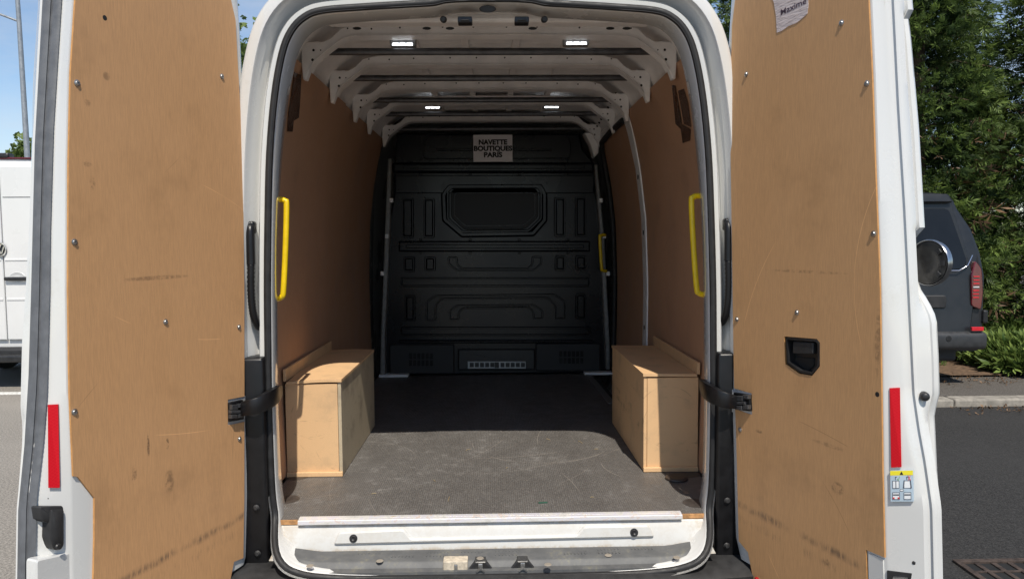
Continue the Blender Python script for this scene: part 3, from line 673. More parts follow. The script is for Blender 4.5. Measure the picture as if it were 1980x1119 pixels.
# wheel-arch boxes
M_BOXL = mdf_box('box_fibreboard_left', BOXC, [((0, 2), -.78, .82, .10, .002), ((0, 2), -.66, .70, .12, .002), ((0, 2), -.80, .9, .17, .002), ((0, 2), -.72, .78, .15, .0015), ((1, 2), .9, .5, .32, .002), ((1, 2), .8, 1.2, .5, .002)], .32)
M_BOXR = mdf_box('box_fibreboard_right', BOXC, [((0, 2), .79, .76, .13, .003), ((0, 2), .77, .80, .135, .002), ((1, 2), .8, .5, .35, .003), ((1, 2), 1.1, 1.1, .4, .002)], .30)
M_BOXS = mdf_box('box_fibreboard_grimy_side', (0.46, 0.385, 0.27), [((1, 2), .9, .5, .32, .003), ((1, 2), .8, 1.2, .5, .003), ((1, 2), 1.2, .7, .2, .003)], .6)
for s in (-1, 1):
    mb = M_BOXL if s < 0 else M_BOXR
    xi, xo, y0, y1, zt = .662, .904, .50, 1.37, .968 if s < 0 else .978
    bm = bmnew(); t = .015
    def fr(n): return None
    wb_ = bx('wheel_arch_box', (min(s*xi, s*(xi+t)), max(s*xi, s*(xi+t)), y0+.001, y1, FZ+.001, zt), M_BOXS if s < 0 else mb, van, bev=.0025)
    bx('front_board', (min(s*(xi+t+.001), s*xo), max(s*(xi+t+.001), s*xo), y0, y0+t, FZ+.012, zt-.004), mb, wb_, bev=.002)
    bm = bmnew(); rows = []
    for i, x in enumerate(np.linspace(xi-.004, xo-.008, 9)):
        rows.append([])
        for yy in np.linspace(y0-.006, y1+.004, 12):
            sag = (( .004*math.sin(math.pi*min(1, (x-xi+.01)/.25)))-(.010 if s < 0 else .006)*sstep(.25, 0, yy-y0)*((x-xi)/.25)) if s < 0 else -.004*(x-xi)/.25
            rows[-1].append((x, yy, zt+.003+sag))
    tp = grid(bm, [[Vector((s*x, yy, z+.012)) for x, yy, z in r] for r in rows]); bt = grid(bm, [[Vector((s*x, yy, z)) for x, yy, z in r] for r in rows])
    for i in range(len(rows)-1):
        for e in (0, -1): bm.faces.new((tp[i][e], tp[i+1][e], bt[i+1][e], bt[i][e]))
    for j in range(11):
        for e in (0, -1): bm.faces.new((tp[e][j], tp[e][j+1], bt[e][j+1], bt[e][j]))
    add('lid', bm, mb, wb_, smooth=20)
    bm = bmnew(); xw = s*(wx(1.0)-.010); box(bm, min(xw, xw-s*.012), max(xw, xw-s*.012), y0-.008, y1+.03, zt+.010, zt+.062, .002)
    add('wall_batten', bm, mb, wb_)
    bx('plinth', (min(s*(xi-.002), s*xo), max(s*(xi-.002), s*xo), y0-.014, y0-.001, FZ+.001, FZ+.022), mb, wb_, bev=.003)
# round caps and marks in the floor
M_CAP = plain('floor_cap', (0.05, 0.042, 0.038), .45, var=.3, scale=30)
for px, py, r in ((575, 920, .055), (555, 965, .05), (1328, 914, .06), (1345, 972, .05)):
    x, y = vZ(px, py, FZ); bm = bmnew(); lathe(bm, [(0, .0012), (r*.9, .0012), (r, .0006), (r, -.002)], frame((x, y, FZ), (0, 0, 1)), 28); add('floor_plug', bm, M_CAP, floor)
x0, y0 = vZ(1322, 952, FZ); x1, y1 = vZ(1366, 952, FZ); bm = bmnew(); box(bm, x0, min(x1, .79), y0-.015, y0+.012, FZ, FZ+.0015, 0); add('worn_patch', bm, plain('bare_wood_patch', (.23, .18, .13), .8, var=.3, scale=50), floor)
# van wheels
M_TYRE = plain('tyre_rubber', (0.02, 0.02, 0.02), .8, var=.2, bump=.3)
M_RIM = plain('steel_rim', (0.16, 0.16, 0.165), .45, .6)
def wheel(parent, x, y, r, w, rim=M_RIM):
    s = 1 if x > 0 else -1; bm = bmnew(); F = frame((x, y, r), (s, 0, 0))
    lathe(bm, [(r*.62, -w/2), (r*.9, -w/2), (r*.985, -w*.36), (r, -w*.2), (r, w*.2), (r*.985, w*.36), (r*.9, w/2), (r*.64, w/2), (r*.62, w*.3)], F, 28)
    t = add('wheel', bm, M_TYRE, parent, smooth=40); bm = bmnew()
    lathe(bm, [(0, w*.28), (r*.2, w*.3), (r*.28, w*.2), (r*.5, w*.22), (r*.56, w*.4), (r*.63, w*.42), (r*.63, -w*.3), (0, -w*.3)], F, 24); add('rim', bm, rim, t, smooth=40)
for x in (-.85, .85):
    for y in (.93, 4.57): wheel(van, x, y, .34, .21)
# ================================================================== REAR DOORS (parts of the van)
TD = R(20)
DOOR = {}
for side, s, px in (('l', 1, 478), ('r', -1, 1409)):
    h = onY(px, 560, 2.68); sx = -1 if side == 'l' else 1
    u = np.array([sx*math.sin(TD), -math.cos(TD), 0]); n = np.array([-sx*math.cos(TD), -math.sin(TD), 0])
    DOOR[side] = dict(h=np.array([h[0], h[1], 0]), u=u, n=n, s=s, th=math.atan2(u[1], u[0]))
def D(side, px, py, n=0.0):
    d = DOOR[side]; p0 = d['h']+d['n']*n; r = ray(px, py); t = ((p0-CAM)@d['n'])/(r@d['n']); q = CAM+r*t-p0
    return (float(q@d['u']), float(q[2]))
def contour(side, pts, n):
    q = sorted([D(side, *p, n)[::-1] for p in pts]); zz = [a for a, b in q]; uu = [b for a, b in q]
    return lambda z: float(np.interp(z, zz, uu))
def DP(side, u, n, z): return Vector((u, n*DOOR[side]['s'], z))
ZD = list(np.arange(.42, 2.515, .022))
def door_obj(side):
    d = DOOR[side]
    return tuple(d['h']-np.array([VX0, VY0, 0]))+(), d['th']
PANEL = {
 'l': [(150, -130), (147, -60), (145, 0), (136, 140), (132, 320), (131, 560), (134, 760), (141, 920), (150, 921), (182, 962), (182, 1040), (180, 1119), (178, 1260), (420, 1200), (445, 1119), (452, 1085), (470, 1078), (472, 960), (472, 840), (472, 815), (440, 822), (440, 772), (472, 766), (472, 560), (470, 400), (465, 225), (458, 100), (455, 40), (446, 0), (428, -45), (395, -85), (340, -110), (250, -125)],
 'r': [(1675, -130), (1678, -60), (1680, 0), (1687, 150), (1692, 300), (1700, 500), (1702, 560), (1705, 760), (1707, 910), (1711, 1077), (1675, 1062), (1677, 1119), (1680, 1290), (1480, 1220), (1457, 1119), (1447, 1067), (1429, 1045), (1424, 840), (1422, 790), (1455, 802), (1454, 760), (1420, 750), (1417, 560), (1414, 350), (1412, 225), (1416, 50), (1422, 0), (1438, -45), (1468, -85), (1520, -110), (1600, -125)]}
EH = {'l': [(452, -130), (458, 0), (462, 60), (466, 150), (470, 225), (474, 400), (476, 560), (477, 760), (477, 960), (474, 1080), (462, 1119), (440, 1190), (420, 1300)],
      'r': [(1420, -130), (1416, 0), (1412, 60), (1408, 150), (1407, 225), (1408, 350), (1411, 560), (1414, 750), (1419, 840), (1424, 1040), (1436, 1090), (1450, 1119), (1470, 1190), (1500, 1300)]}
EP = {'l': [(148, -130), (143, 0), (134, 140), (130, 320), (129, 560), (132, 760), (139, 920), (142, 1119), (144, 1350)],
      'r': [(1678, -130), (1683, 0), (1690, 150), (1695, 300), (1703, 500), (1705, 560), (1708, 760), (1710, 910), (1714, 1077), (1716, 1119), (1720, 1350)]}
ZHI = 2.48
def fill_poly(name, loops, f, d0, d1, mat, parent, edge_mat=None):
    bm = bmnew(); es = []
    for lp in loops:
        vs_ = [bm.verts.new(f(a, b, d1)) for a, b in lp]
        es += [bm.edges.new((vs_[i], vs_[(i+1) % len(vs_)])) for i in range(len(vs_))]
    bmesh.ops.triangle_fill(bm, edges=es, use_beauty=True)
    fs = bm.faces[:]; g = bmesh.ops.extrude_face_region(bm, geom=fs)
    off = f(0, 0, d0)-f(0, 0, d1)
    bmesh.ops.translate(bm, vec=off, verts=[v for v in g['geom'] if isinstance(v, bmesh.types.BMVert)])
    ax = off.normalized(); bmesh.ops.recalc_face_normals(bm, faces=bm.faces[:]); bm.normal_update()
    for fc in bm.faces:
        if abs(fc.normal.dot(ax)) < .5: fc.material_index = 1
    return add(name, bm, [mat, edge_mat or mat], parent, recalc=False)
def door_shell(side):
    loc, th = door_obj(side); uh = contour(side, EH[side], 0); up_ = contour(side, EP[side], 0)
    cols = []
    if side == 'l':
        sr = contour(side, [(126, -130), (118, 0), (102, 250), (96, 450), (95, 560), (90, 760), (82, 860), (70, 960), (67, 1119), (66, 1350)], -.045)
        sl_ = contour(side, [(92, -130), (82, 0), (67, 280), (60, 560), (55, 725), (47, 860), (35, 985), (33, 1119), (33, 1350)], -.10)
        ou = contour(side, [(91, -130), (81, 0), (66, 280), (59, 450), (53, 560), (46, 660), (43, 790), (47, 822), (46, 860), (36, 985), (34, 1119), (34, 1350)], -.115)
        def row(z):
            a, b, c, e = uh(z), up_(z), sr(z), sl_(z)
            return [(a-.018, -.135), (a-.022, -.07), (a-.02, -.02), (a-.012, -.006), (a-.002, -.0015), (a+.02, -.001), (a+.09, -.001), (a+.12, -.03), (b-.16, -.03), (b-.13, -.001), (b-.004, -.001), (b+.003, -.004), ((b+c)/2, -.024), (c-.001, -.045), (c+.004, -.052), (e-.003, -.094), (e+.001, -.104), (ou(z), -.112), (ou(z)+.001, -.120), (e-.02, -.132), (b-.02, -.155), (a+.1, -.15)]
    else:
        rg = contour(side, [(1714, -130), (1720, 0), (1730, 200), (1742, 400), (1750, 560), (1760, 760), (1770, 830), (1781, 890), (1794, 980), (1797, 1119), (1800, 1350)], -.052)
        ou = contour(side, [(1755, -130), (1762, 0), (1764, 20), (1755, 36), (1760, 75), (1775, 250), (1786, 440), (1763, 466), (1763, 500), (1768, 530), (1780, 562), (1795, 585), (1809, 615), (1813, 690), (1815, 760), (1805, 802), (1810, 910), (1819, 1040), (1820, 1119), (1822, 1350)], -.122)
        def row(z):
            a, b, c, e = uh(z), up_(z), rg(z), ou(z)
            return [(a-.018, -.135), (a-.022, -.07), (a-.02, -.02), (a-.012, -.006), (a-.002, -.0015), (a+.02, -.001), (a+.09, -.001), (a+.12, -.03), (b-.16, -.03), (b-.13, -.001), (b-.004, -.001), (b+.003, -.004), (b+(c-b)*.7, -.034), (c-.008, -.044), (c-.001, -.060), (c+.005, -.064), (c+.009, -.058), (c+.013, -.062), (max(c+.014, e-.024), -.088 if e > c+.035 else -.068), (max(c+.015, e-.017), -.104 if e > c+.035 else -.085), (e-.009, -.109), (e-.004, -.111), (e, -.122), (e-.003, -.130), (b-.02, -.155), (a+.1, -.15)]
    bm = bmnew(); vr = grid(bm, [[DP(side, u, n, z) for u, n in row(z)] for z in ZD], True)
    bm.faces.new(vr[0]); bm.faces.new(vr[-1])
    o = add('rear_door', bm, M_WHITE, van, loc=loc, rot=(0, 0, th), smooth=38)
    return o, uh, up_, row
LINES = {'l': (D('l', 470, 995)+D('l', 235, 1119)), 'r': (D('r', 1435, 975)+D('r', 1675, 1095))}
BLOBS = {'l': [D('l', 257, 917)+(.012, .035, .55), D('l', 325, 930)+(.022, .045, .5), D('l', 284, 860)+(.006, .045, .75), D('l', 321, 857)+(.008, .02, .8), D('l', 203, 148)+(.014, .014, .45), D('l', 166, 200)+(.014, .012, .45), D('l', 176, 355)+(.012, .022, .5), D('l', 300, 537)+(.16, .008, .45), D('l', 165, 318)+(.02, .008, .4)],
         'r': [D('r', 1622, 943)+(.03, .022, .6), D('r', 1700, 660)+(.012, .12, .4), D('r', 1560, 525)+(.2, .006, .4), D('r', 1470, 833)+(.02, .008, .5), D('r', 1605, 860)+(.08, .008, .3), D('r', 1600, 1085)+(.015, .015, .5)]}
DOBJ = {}
HANDLE_HOLE = [(1517, 650), (1580, 655), (1586, 662), (1586, 708), (1571, 726), (1546, 722), (1519, 703)]
for side in ('l', 'r'):
    o, uh, up_, row = door_shell(side); DOBJ[side] = o
    f = lambda a, b, d, side=side: DP(side, a, d, min(b, ZHI))
    loops = [[D(side, *p, .004) for p in PANEL[side]]]
    if side == 'r': loops.append(list(reversed([D('r', *p, .004) for p in HANDLE_HOLE])))
    mt = mdf_door('door_hardboard_'+('left' if side == 'l' else 'right'), HARD if side == 'l' else (0.51, 0.29, 0.135), LINES[side], BLOBS[side])
    pn = fill_poly('hardboard_panel', loops, f, .0, .0055, mt, o, M_EDGE)
    scr = {'l': [(203, 35), (149, 161), (429, 148), (144, 468), (320, 622), (462, 632), (144, 796), (463, 848)], 'r': [(1627, 45), (1443, 144), (1676, 162), (1689, 452), (1541, 604), (1425, 617), (1696, 762), (1431, 830)]}[side]
    for k, p in enumerate(scr):
        u, z = D(side, *p, .006); bm = bmnew(); s = DOOR[side]['s']
        if (side == 'l' and k == 0) or (side == 'r' and k == 6):
            lathe(bm, [(0, .0003), (.006, .0003), (.0075, 0)], frame((u, .0056*s, z), (0, s, 0)), 12); add('empty_screw_hole', bm, M_HOLE, o); continue
        lathe(bm, [(0, .0016), (.0022, .0016), (.0026, .0042), (.0052, .004), (.0062, .002), (.009, .0012), (.0092, -.001)], frame((u, .006*s, z), (0, s, 0)), 14); add('screw', bm, M_STEEL, o, smooth=40)
def strip_pt(side, px, py, n0, n1):             # a point on the slanted white edge strip of a door
    return None
def quad_on(side, px4, nn, name, mat, thick=.0012, parent=None):
    """a flat piece fixed on the edge strip; four pixels, an n for each"""
    bm = bmnew(); P = []
    for (p, n) in zip(px4, nn):
        u, z = D(side, *p, n); P.append(DP(side, u, n, z))
    nrm = (P[1]-P[0]).cross(P[3]-P[0]).normalized()
    # face the camera
    h = Vector(DOOR[side]['h']); th = DOOR[side]['th']; cl = Matrix.Rotation(-th, 3, 'Z') @ (Vector(CAM)-h)
    if nrm.dot(cl-P[0]) < 0: nrm = -nrm
    a = [bm.verts.new(p-nrm*.002) for p in P]; b = [bm.verts.new(p+nrm*thick) for p in P]
    for i in range(4): bm.faces.new((a[i], a[(i+1) % 4], b[(i+1) % 4], b[i]))
    bm.faces.new(b); bm.faces.new(a)
    return add(name, bm, mat, parent or DOBJ[side]), P, nrm
# strip n at a pixel is interpolated between the panel edge (n=0) and the outer contour
quad_on('l', [(93, 782), (113, 781), (116, 942), (94, 942)], (-.038, -.018, -.013, -.027), 'red_reflector', M_RED, .003)
rr, _, _ = quad_on('r', [(1720, 750), (1740, 749), (1743, 902), (1723, 903)], (-.010, -.029, -.021, -.007), 'red_reflector', M_RED, .003)
# warning sticker on the right door
stk, SP, SN = quad_on('r', [(1722, 909), (1766, 908), (1767, 968), (1723, 968)], (-.0065, -.035, -.032, -.006), 'warning_sticker', plain('sticker_blue_grey', (.42, .52, .60), .4, var=.03), .005)
def on_stk(poly, name, mat, lift):
    bm = bmnew(); vs_ = []
    for (a, b) in poly:
        p = SP[0]*(1-a)*(1-b)+SP[1]*a*(1-b)+SP[2]*a*b+SP[3]*(1-a)*b; vs_.append(bm.verts.new(p+SN*(.005+lift)))
    bm.faces.new(vs_); g = bmesh.ops.extrude_face_region(bm, geom=bm.faces[:]); bmesh.ops.translate(bm, vec=-SN*lift*.9, verts=[v for v in g['geom'] if isinstance(v, bmesh.types.BMVert)])
    return add(name, bm, mat, DOBJ['r'])
M_STY = plain('sticker_yellow', (.78, .68, .03), .4, var=.03); M_STW = plain('sticker_white', (.75, .77, .78), .4, var=.03); M_STR = plain('sticker_red', (.6, .03, .03), .4); M_STG = plain('sticker_line', (.07, .08, .10), .5); M_STGR = plain('sticker_green', (.2, .35, .15), .5)
on_stk([(0, 0), (1, 0), (1, .15), (0, .15)], 'sticker_header', M_STY, .0006)
on_stk([(.5, .02), (.58, .13), (.42, .13)], 'sticker_triangle', M_INK, .0012)
def rc(a, b, c, d): return [(a, b), (c, b), (c, d), (a, d)]
def stk_frame(a, b, c, d, w=.016, wv=.012):
    for q in (rc(a, b, c, b+wv), rc(a, d-wv, c, d), rc(a, b+wv, a+w, d-wv), rc(c-w, b+wv, c, d-wv)): on_stk(q, 'sticker_drawing', M_STG, .0014)
for cx_ in (.25, .75):
    on_stk(rc(cx_-.14, .33, cx_+.14, .56), 'sticker_drawing', M_STW, .0008); stk_frame(cx_-.15, .32, cx_+.15, .57)
    on_stk(rc(cx_-.15, .72, cx_+.15, .92), 'sticker_drawing', M_STW, .0008); stk_frame(cx_-.16, .70, cx_+.16, .93)
    on_stk(rc(cx_-.13, .76, cx_+.13, .80), 'sticker_drawing', M_STG, .0014)
    on_stk(rc(cx_-.03, .19, cx_-.005, .29), 'sticker_drawing', M_STG, .0012); on_stk(rc(cx_-.005, .19, cx_+.05, .21), 'sticker_drawing', M_STG, .0012)
on_stk(rc(.235, .33, .265, .56), 'sticker_drawing', M_STG, .0014); on_stk([(.60, .31), (.64, .31), (.60, .58), (.56, .56)], 'sticker_drawing', M_STG, .0016); on_stk([(.86, .31), (.90, .31), (.94, .56), (.90, .58)], 'sticker_drawing', M_STG, .0016)
on_stk(rc(.10, .86, .18, .91), 'sticker_drawing', M_STR, .0016); on_stk(rc(.32, .86, .40, .91), 'sticker_drawing', M_STR, .0016)
on_stk([(.78, .135), (.80, .20), (.90, .30), (.88, .32)], 'sticker_drawing', M_STR, .0012); on_stk([(.88, .20), (.90, .135), (.80, .32), (.78, .30)], 'sticker_drawing', M_STR, .0014)
on_stk([(.30, .27), (.33, .25), (.35, .29), (.41, .18), (.43, .19), (.36, .33)], 'sticker_drawing', M_STGR, .0012); on_stk(rc(.42, .60, .58, .67), 'sticker_drawing', M_STG, .001); on_stk(rc(.44, .615, .56, .655), 'sticker_drawing', M_STW, .0014)
# rubber buffer, small screws and lock on the right door edge
def stud(side, px, py, n, r, h, name, mat, nr=(.35, .94)):
    u, z = D(side, px, py, n); s = DOOR[side]['s']; bm = bmnew()
    lathe(bm, [(0, h), (r*.55, h), (r*.8, h*.8), (r, h*.35), (r, -.012)], frame(DP(side, u, n, z), (nr[0], nr[1]*s, 0)), 16)
    return add(name, bm, mat, DOBJ[side], smooth=50)
stud('r', 1788, 766, -.075, .0125, .012, 'rubber_buffer', M_BLACK, (.8, .6))
for p in ((1741, 1091), (1768, 1087)): stud('r', *p, -.035, .006, .004, 'edge_screw', M_BLACK, (.8, .6))
stud('l', 91, 963, -.036, .006, .004, 'edge_screw', M_BLACK, (.8, .6))
for p in ((1768, 482), (1769, 540)): stud('r', *p, -.09, .006, .006, 'edge_screw', M_BLACK, (.8, .6))
quad_on('r', [(1716, 1101), (1764, 1106), (1765, 1190), (1716, 1190)], (-.004, -.035, -.035, -.004), 'lock_plate', M_BLACK, .006)
quad_on('r', [(1728, 1112), (1756, 1114), (1756, 1124), (1728, 1124)], (-.010, -.030, -.030, -.010), 'lock_claw', M_STEEL, .016)
quad_on('r', [(1680, 1068), (1708, 1080), (1712, 1200), (1682, 1200)], (.002, .001, .001, .002), 'inner_cover', M_WHITE, .002)
# left door: grey edge seal, black bolt handle, lower pressing
def seal_profile():
    sr = contour('l', [(126, -130), (118, 0), (102, 250), (96, 450), (95, 560), (90, 760), (82, 860), (70, 960), (67, 1119), (66, 1350)], -.045)
    sl_ = contour('l', [(92, -130), (82, 0), (67, 280), (60, 560), (55, 725), (47, 860), (35, 985), (33, 1119), (33, 1350)], -.10)
    bm = bmnew(); rows = []
    for i, z in enumerate(np.arange(.42, 2.51, .006)):
        c, e = sr(z), sl_(z); j = .0012*(i % 2)
        pt = lambda t, h: DP('l', c+(e-c)*t+h*.45, -.045-.055*t+h*.9, z)
        rows.append([pt(-.01, -.004), pt(.0, .006+j), pt(.16, .012+j), pt(.36, .010+j), pt(.46, .002), pt(.52, .002), pt(.60, .009), pt(.78, .013), pt(.94, .008), pt(1.0, -.002)])
    grid(bm, rows); return add('door_edge_seal', bm, M_GREYSEAL, DOBJ['l'], smooth=60)
seal_profile()
bm = bmnew()
def lq(px, py, n): u, z = D('l', px, py, n); return DP('l', u, n, z)
def lbox(bm, pxs, n0, n1, bev):
    p = round_poly([D('l', a, b, n1) for a, b in pxs], bev, 3)
    prism(bm, p, lambda a, b, d: DP('l', a, d, b), n0, n1, .004); return bm
lbox(bm, [(78, 980), (124, 977), (126, 1003), (122, 1012), (104, 1014), (82, 1006)], -.045, -.012, .006); lbox(bm, [(100, 985), (125, 985), (125, 1052), (120, 1062), (106, 1063), (98, 1040)], -.035, -.004, .006)
bh = add('bolt_handle', bm, M_BLACKM, DOBJ['l'], smooth=40)
u, z = D('l', 113, 1056, .006); bm = bmnew(); lathe(bm, [(0, .004), (.006, .004), (.008, 0)], frame(DP('l', u, .004, z), (0, 1, 0)), 12); add('handle_screw', bm, M_BLACK, DOBJ['l'])
bm = bmnew(); lbox(bm, [(70, 1082), (158, 1062), (158, 1260), (70, 1260)], -.04, -.006, .01); add('lower_pressing', bm, M_WHITE, DOBJ['l'], smooth=30)
bm = bmnew(); lbox(bm, [(146, 925), (181, 964), (181, 1062), (158, 1058), (150, 990)], -.03, -.002, .004); add('inner_cover', bm, M_WHITE, DOBJ['l'], smooth=30)
# right door: recessed handle cup
def rprism(pxs, n0, n1, name, mat, rr=.006, bev=.002, parent=None):
    p = round_poly([D('r', a, b, n1) for a, b in pxs], rr, 4); bm = bmnew(); prism(bm, p, lambda a, b, d: DP('r', a, d, b), n0, n1, bev); return add(name, bm, mat, parent or DOBJ['r'], smooth=30)
rprism([(1510, 642), (1595, 648), (1595, 718), (1572, 735), (1540, 732), (1512, 712)], -.028, -.024, 'handle_cup', M_BLACK, .008)
def ring(pxs, w, n0, n1, name, mat):
    p = round_poly([D('r', a, b, n1) for a, b in pxs], .008, 4); q = inset_poly(p, w); bm = bmnew(); n = len(p)
    R_ = [[bm.verts.new(DP('r', a, d, b)) for a, b in pp] for pp, d in ((p, n0), (p, n1), (q, n1), (q, -.0245))]
    for r0, r1 in zip(R_[:-1], R_[1:]):
        for i in range(n): bm.faces.new((r0[i], r0[(i+1) % n], r1[(i+1) % n], r1[i]))
    return add(name, bm, mat, DOBJ['r'], smooth=30)
ring([(1519, 652), (1578, 656), (1584, 663), (1584, 707), (1570, 724), (1547, 720), (1521, 702)], .007, -.02, .0075, 'handle_bezel', M_BLACK)
rprism([(1533, 660), (1572, 662), (1572, 684), (1532, 683)], -.024, .004, 'handle_lever', M_BLACKM, .004, .003)
rprism([(1535, 690), (1573, 692), (1573, 708), (1562, 716), (1540, 712), (1534, 704)], -.026, -.020, 'handle_recess', M_HOLE, .004, .001)
# check straps: bracket plate, latch and curved arm
def strap(side, plate, latch, arm):
    s = DOOR[side]['s']; o = DOBJ[side]
    p = [D(side, *q, .002) for q in plate]; bm = bmnew(); prism(bm, p, lambda a, b, d: DP(side, a, d, b), -.012, .003, .001); add('strap_plate', bm, M_GREYPL if side == 'l' else plain('strap_plate_paint', (.5, .5, .5), .5), o)
    p = round_poly([D(side, *q, .012) for q in latch], .005, 3); bm = bmnew(); prism(bm, p, lambda a, b, d: DP(side, a, d, b), .0, .014, .003)
    lt = add('strap_latch', bm, M_DARK, o)
    cx_ = sum(q[0] for q in latch)/len(latch); cy_ = sum(q[1] for q in latch)/len(latch)
    bm = bmnew()
    for dx_, dy_, w_, h_ in ((-4, -7, 6, 5), (-2, 2, 9, 3), (-5, 11, 6, 4), (8, -10, 5, 4), (8, 10, 5, 4)):
        q = [D(side, cx_+dx_+a*w_, cy_+dy_+b*h_, .02) for a, b in ((-1, -1), (1, -1), (1, 1), (-1, 1))]; prism(bm, q, lambda a, b, d: DP(side, a, d, b), .010, .024, .002)
    add('latch_fitting', bm, M_TUBE, o, smooth=30)
    # arm: sweep of an upright blade, world points given by pixel and distance
    th = DOOR[side]['th']; h = Vector(DOOR[side]['h']); mid = []
    for (px, py, Y, hh) in arm:
        w = Vector(onY(px, py, Y)); mid.append((Matrix.Rotation(-th, 3, 'Z') @ (w-h), hh*Y/FPX))
    ctr = catmull([m for m, _ in mid], 5); hs = np.interp(np.linspace(0, len(mid)-1, len(ctr)), range(len(mid)), [b for _, b in mid])
    bm = bmnew(); rows = []
    for i, c in enumerate(ctr):
        t = (ctr[min(i+1, len(ctr)-1)]-ctr[max(0, i-1)]); t.z = 0; t = t.normalized(); nn = Vector((-t.y, t.x, 0)); hh = hs[i]; w_ = .011
        rows.append([c+nn*a*w_+Vector((0, 0, b*hh)) for a, b in ((-1, -.85), (-.8, -1), (.8, -1), (1, -.85), (1, .85), (.8, 1), (-.8, 1), (-1, .85))])
    vr = grid(bm, rows, True); bm.faces.new(vr[0]); bm.faces.new(list(reversed(vr[-1]))); add('strap_arm', bm, M_DARK, o, smooth=35)
strap('l', [(438, 773), (474, 765), (474, 816), (438, 823)], [(443, 778), (470, 772), (472, 810), (444, 815)], [(470, 789, 2.60, 14), (486, 786, 2.59, 15), (502, 781, 2.60, 16), (520, 772, 2.64, 17), (533, 763, 2.71, 16), (539, 757, 2.80, 13), (541, 754, 2.90, 8)])
strap('r', [(1414, 752), (1456, 759), (1456, 803), (1414, 796)], [(1418, 758), (1450, 763), (1452, 795), (1420, 791)], [(1420, 776, 2.60, 13), (1408, 774, 2.59, 15), (1392, 769, 2.60, 16), (1376, 761, 2.64, 17), (1364, 753, 2.71, 16), (1359, 745, 2.80, 13), (1357, 741, 2.90, 8)])
# emblem seen from behind, fixed outside on the right door and standing past its edge
u, z = D('r', 1797, 508, -.15); s = DOOR['r']['s']
F = frame(DP('r', u, -.150, z), (0, s, 0)); bm = bmnew()
lathe(bm, [(0, .0), (.058, .0), (.0615, .006), (.0645, .008), (.0665, .005), (.067, .0), (.065, -.01), (.055, -.014), (0, -.016)], F, 36)
em = add('emblem', bm, plain('dull_chrome', (.42, .43, .45), .22, 1.0, var=.1), DOBJ['r'], smooth=40)
bm = bmnew(); lathe(bm, [(0, .004), (.030, .004), (.036, .007), (.0605, .0078), (.061, .0)], F, 30); add('emblem_back', bm, plain('emblem_back_plastic', (.03, .029, .028), .22, var=.4, scale=20), DOBJ['r'], smooth=30)
for a in (40, 0, -40):
    a = R(a); bm = bmnew(); box(bm, .041, .056, -.007, .007, .006, .013, .002, M=F @ Matrix.Rotation(a, 4, 'Z')); add('emblem_clip', bm, M_BLACK, DOBJ['r'])
# ================================================================== LOOSE THINGS IN THE VAN
# printed sign on the bulkhead
x0, z0 = vY(915, 261, BY-.055); x1, z1 = vY(991, 313, BY-.055); xm, zm = (x0+x1)/2, (z0+z1)/2
sg = empty('paper_sign', (VX0+xm, VY0+BY-.056, z1), label='white printed sheet reading NAVETTE BOUTIQUES PARIS on the black bulkhead', cat='sign')
bm = bmnew(); w, h = (x1-x0)/2, (z0-z1); rows = []
for i in range(9):
    a = -w+2*w*i/8; rows.append([Vector((a, -.002-.003*math.cos(a/w*1.5)-.002*math.sin(j), h*j/6)) for j in range(7)])
grid(bm, rows); g = bmesh.ops.extrude_face_region(bm, geom=bm.faces[:]); bmesh.ops.translate(bm, vec=(0, .0005, 0), verts=[v for v in g['geom'] if isinstance(v, bmesh.types.BMVert)])
add('sheet', bm, M_PAPER, sg, smooth=30)
for i, t in enumerate(('NAVETTE', 'BOUTIQUES', 'PARIS')):
    wt_ = (.212, .287, .138)[i]
    o = text_obj('lettering', t, .050, M_INK, sg, Matrix.Translation((0, -.0095, h-.057-.0465*i)) @ Matrix.Rotation(R(90), 4, 'X'), bold=.0024)
    xs = [v.co.x for v in o.data.vertices]; k = wt_/(max(xs)-min(xs))
    for v in o.data.vertices: v.co.x *= k
# torn note on the right door (stands on the door, so it is a thing of its own)
d = DOOR['r']; nt = empty('torn_note', tuple(d['h']), d['th'], label='torn white paper note taped high on the right door panel', cat='note')
pp = [(1488, -12), (1496, 5), (1500, 30), (1502, 64), (1512, 60), (1524, 51), (1540, 45), (1552, 35), (1561, 27), (1563, 12), (1562, -12), (1550, -30), (1500, -28)]
q = [D('r', *p, .007) for p in pp]; bm = bmnew(); prism(bm, q, lambda a, b, dd: DP('r', a, dd, b), .0060, .0068, 0)
def notepaper():
    n = NT('crumpled_note_paper'); f = n.noise(1, 4, .6, n.vec((30, 30, 160))); n.bump(f, .8, .004); return n.out(n.mix(n.ramp(f, .4, .7), (.60, .52, .50), (.46, .38, .36)), .7)
add('sheet', bm, notepaper(), nt)
u, z = D('r', 1533, 14, .008)
Mt = Matrix(((1, 0, 0, u), (0, 0, -1, -.0072), (0, 1, 0, z), (0, 0, 0, 1)))
text_obj('lettering', 'Maxime', .027, plain('note_ink', (.06, .03, .05), .6), nt, Mt @ Matrix.Rotation(R(3), 4, 'Z') @ Matrix.Diagonal((1.35, 1, 1, 1)), bold=.0002)
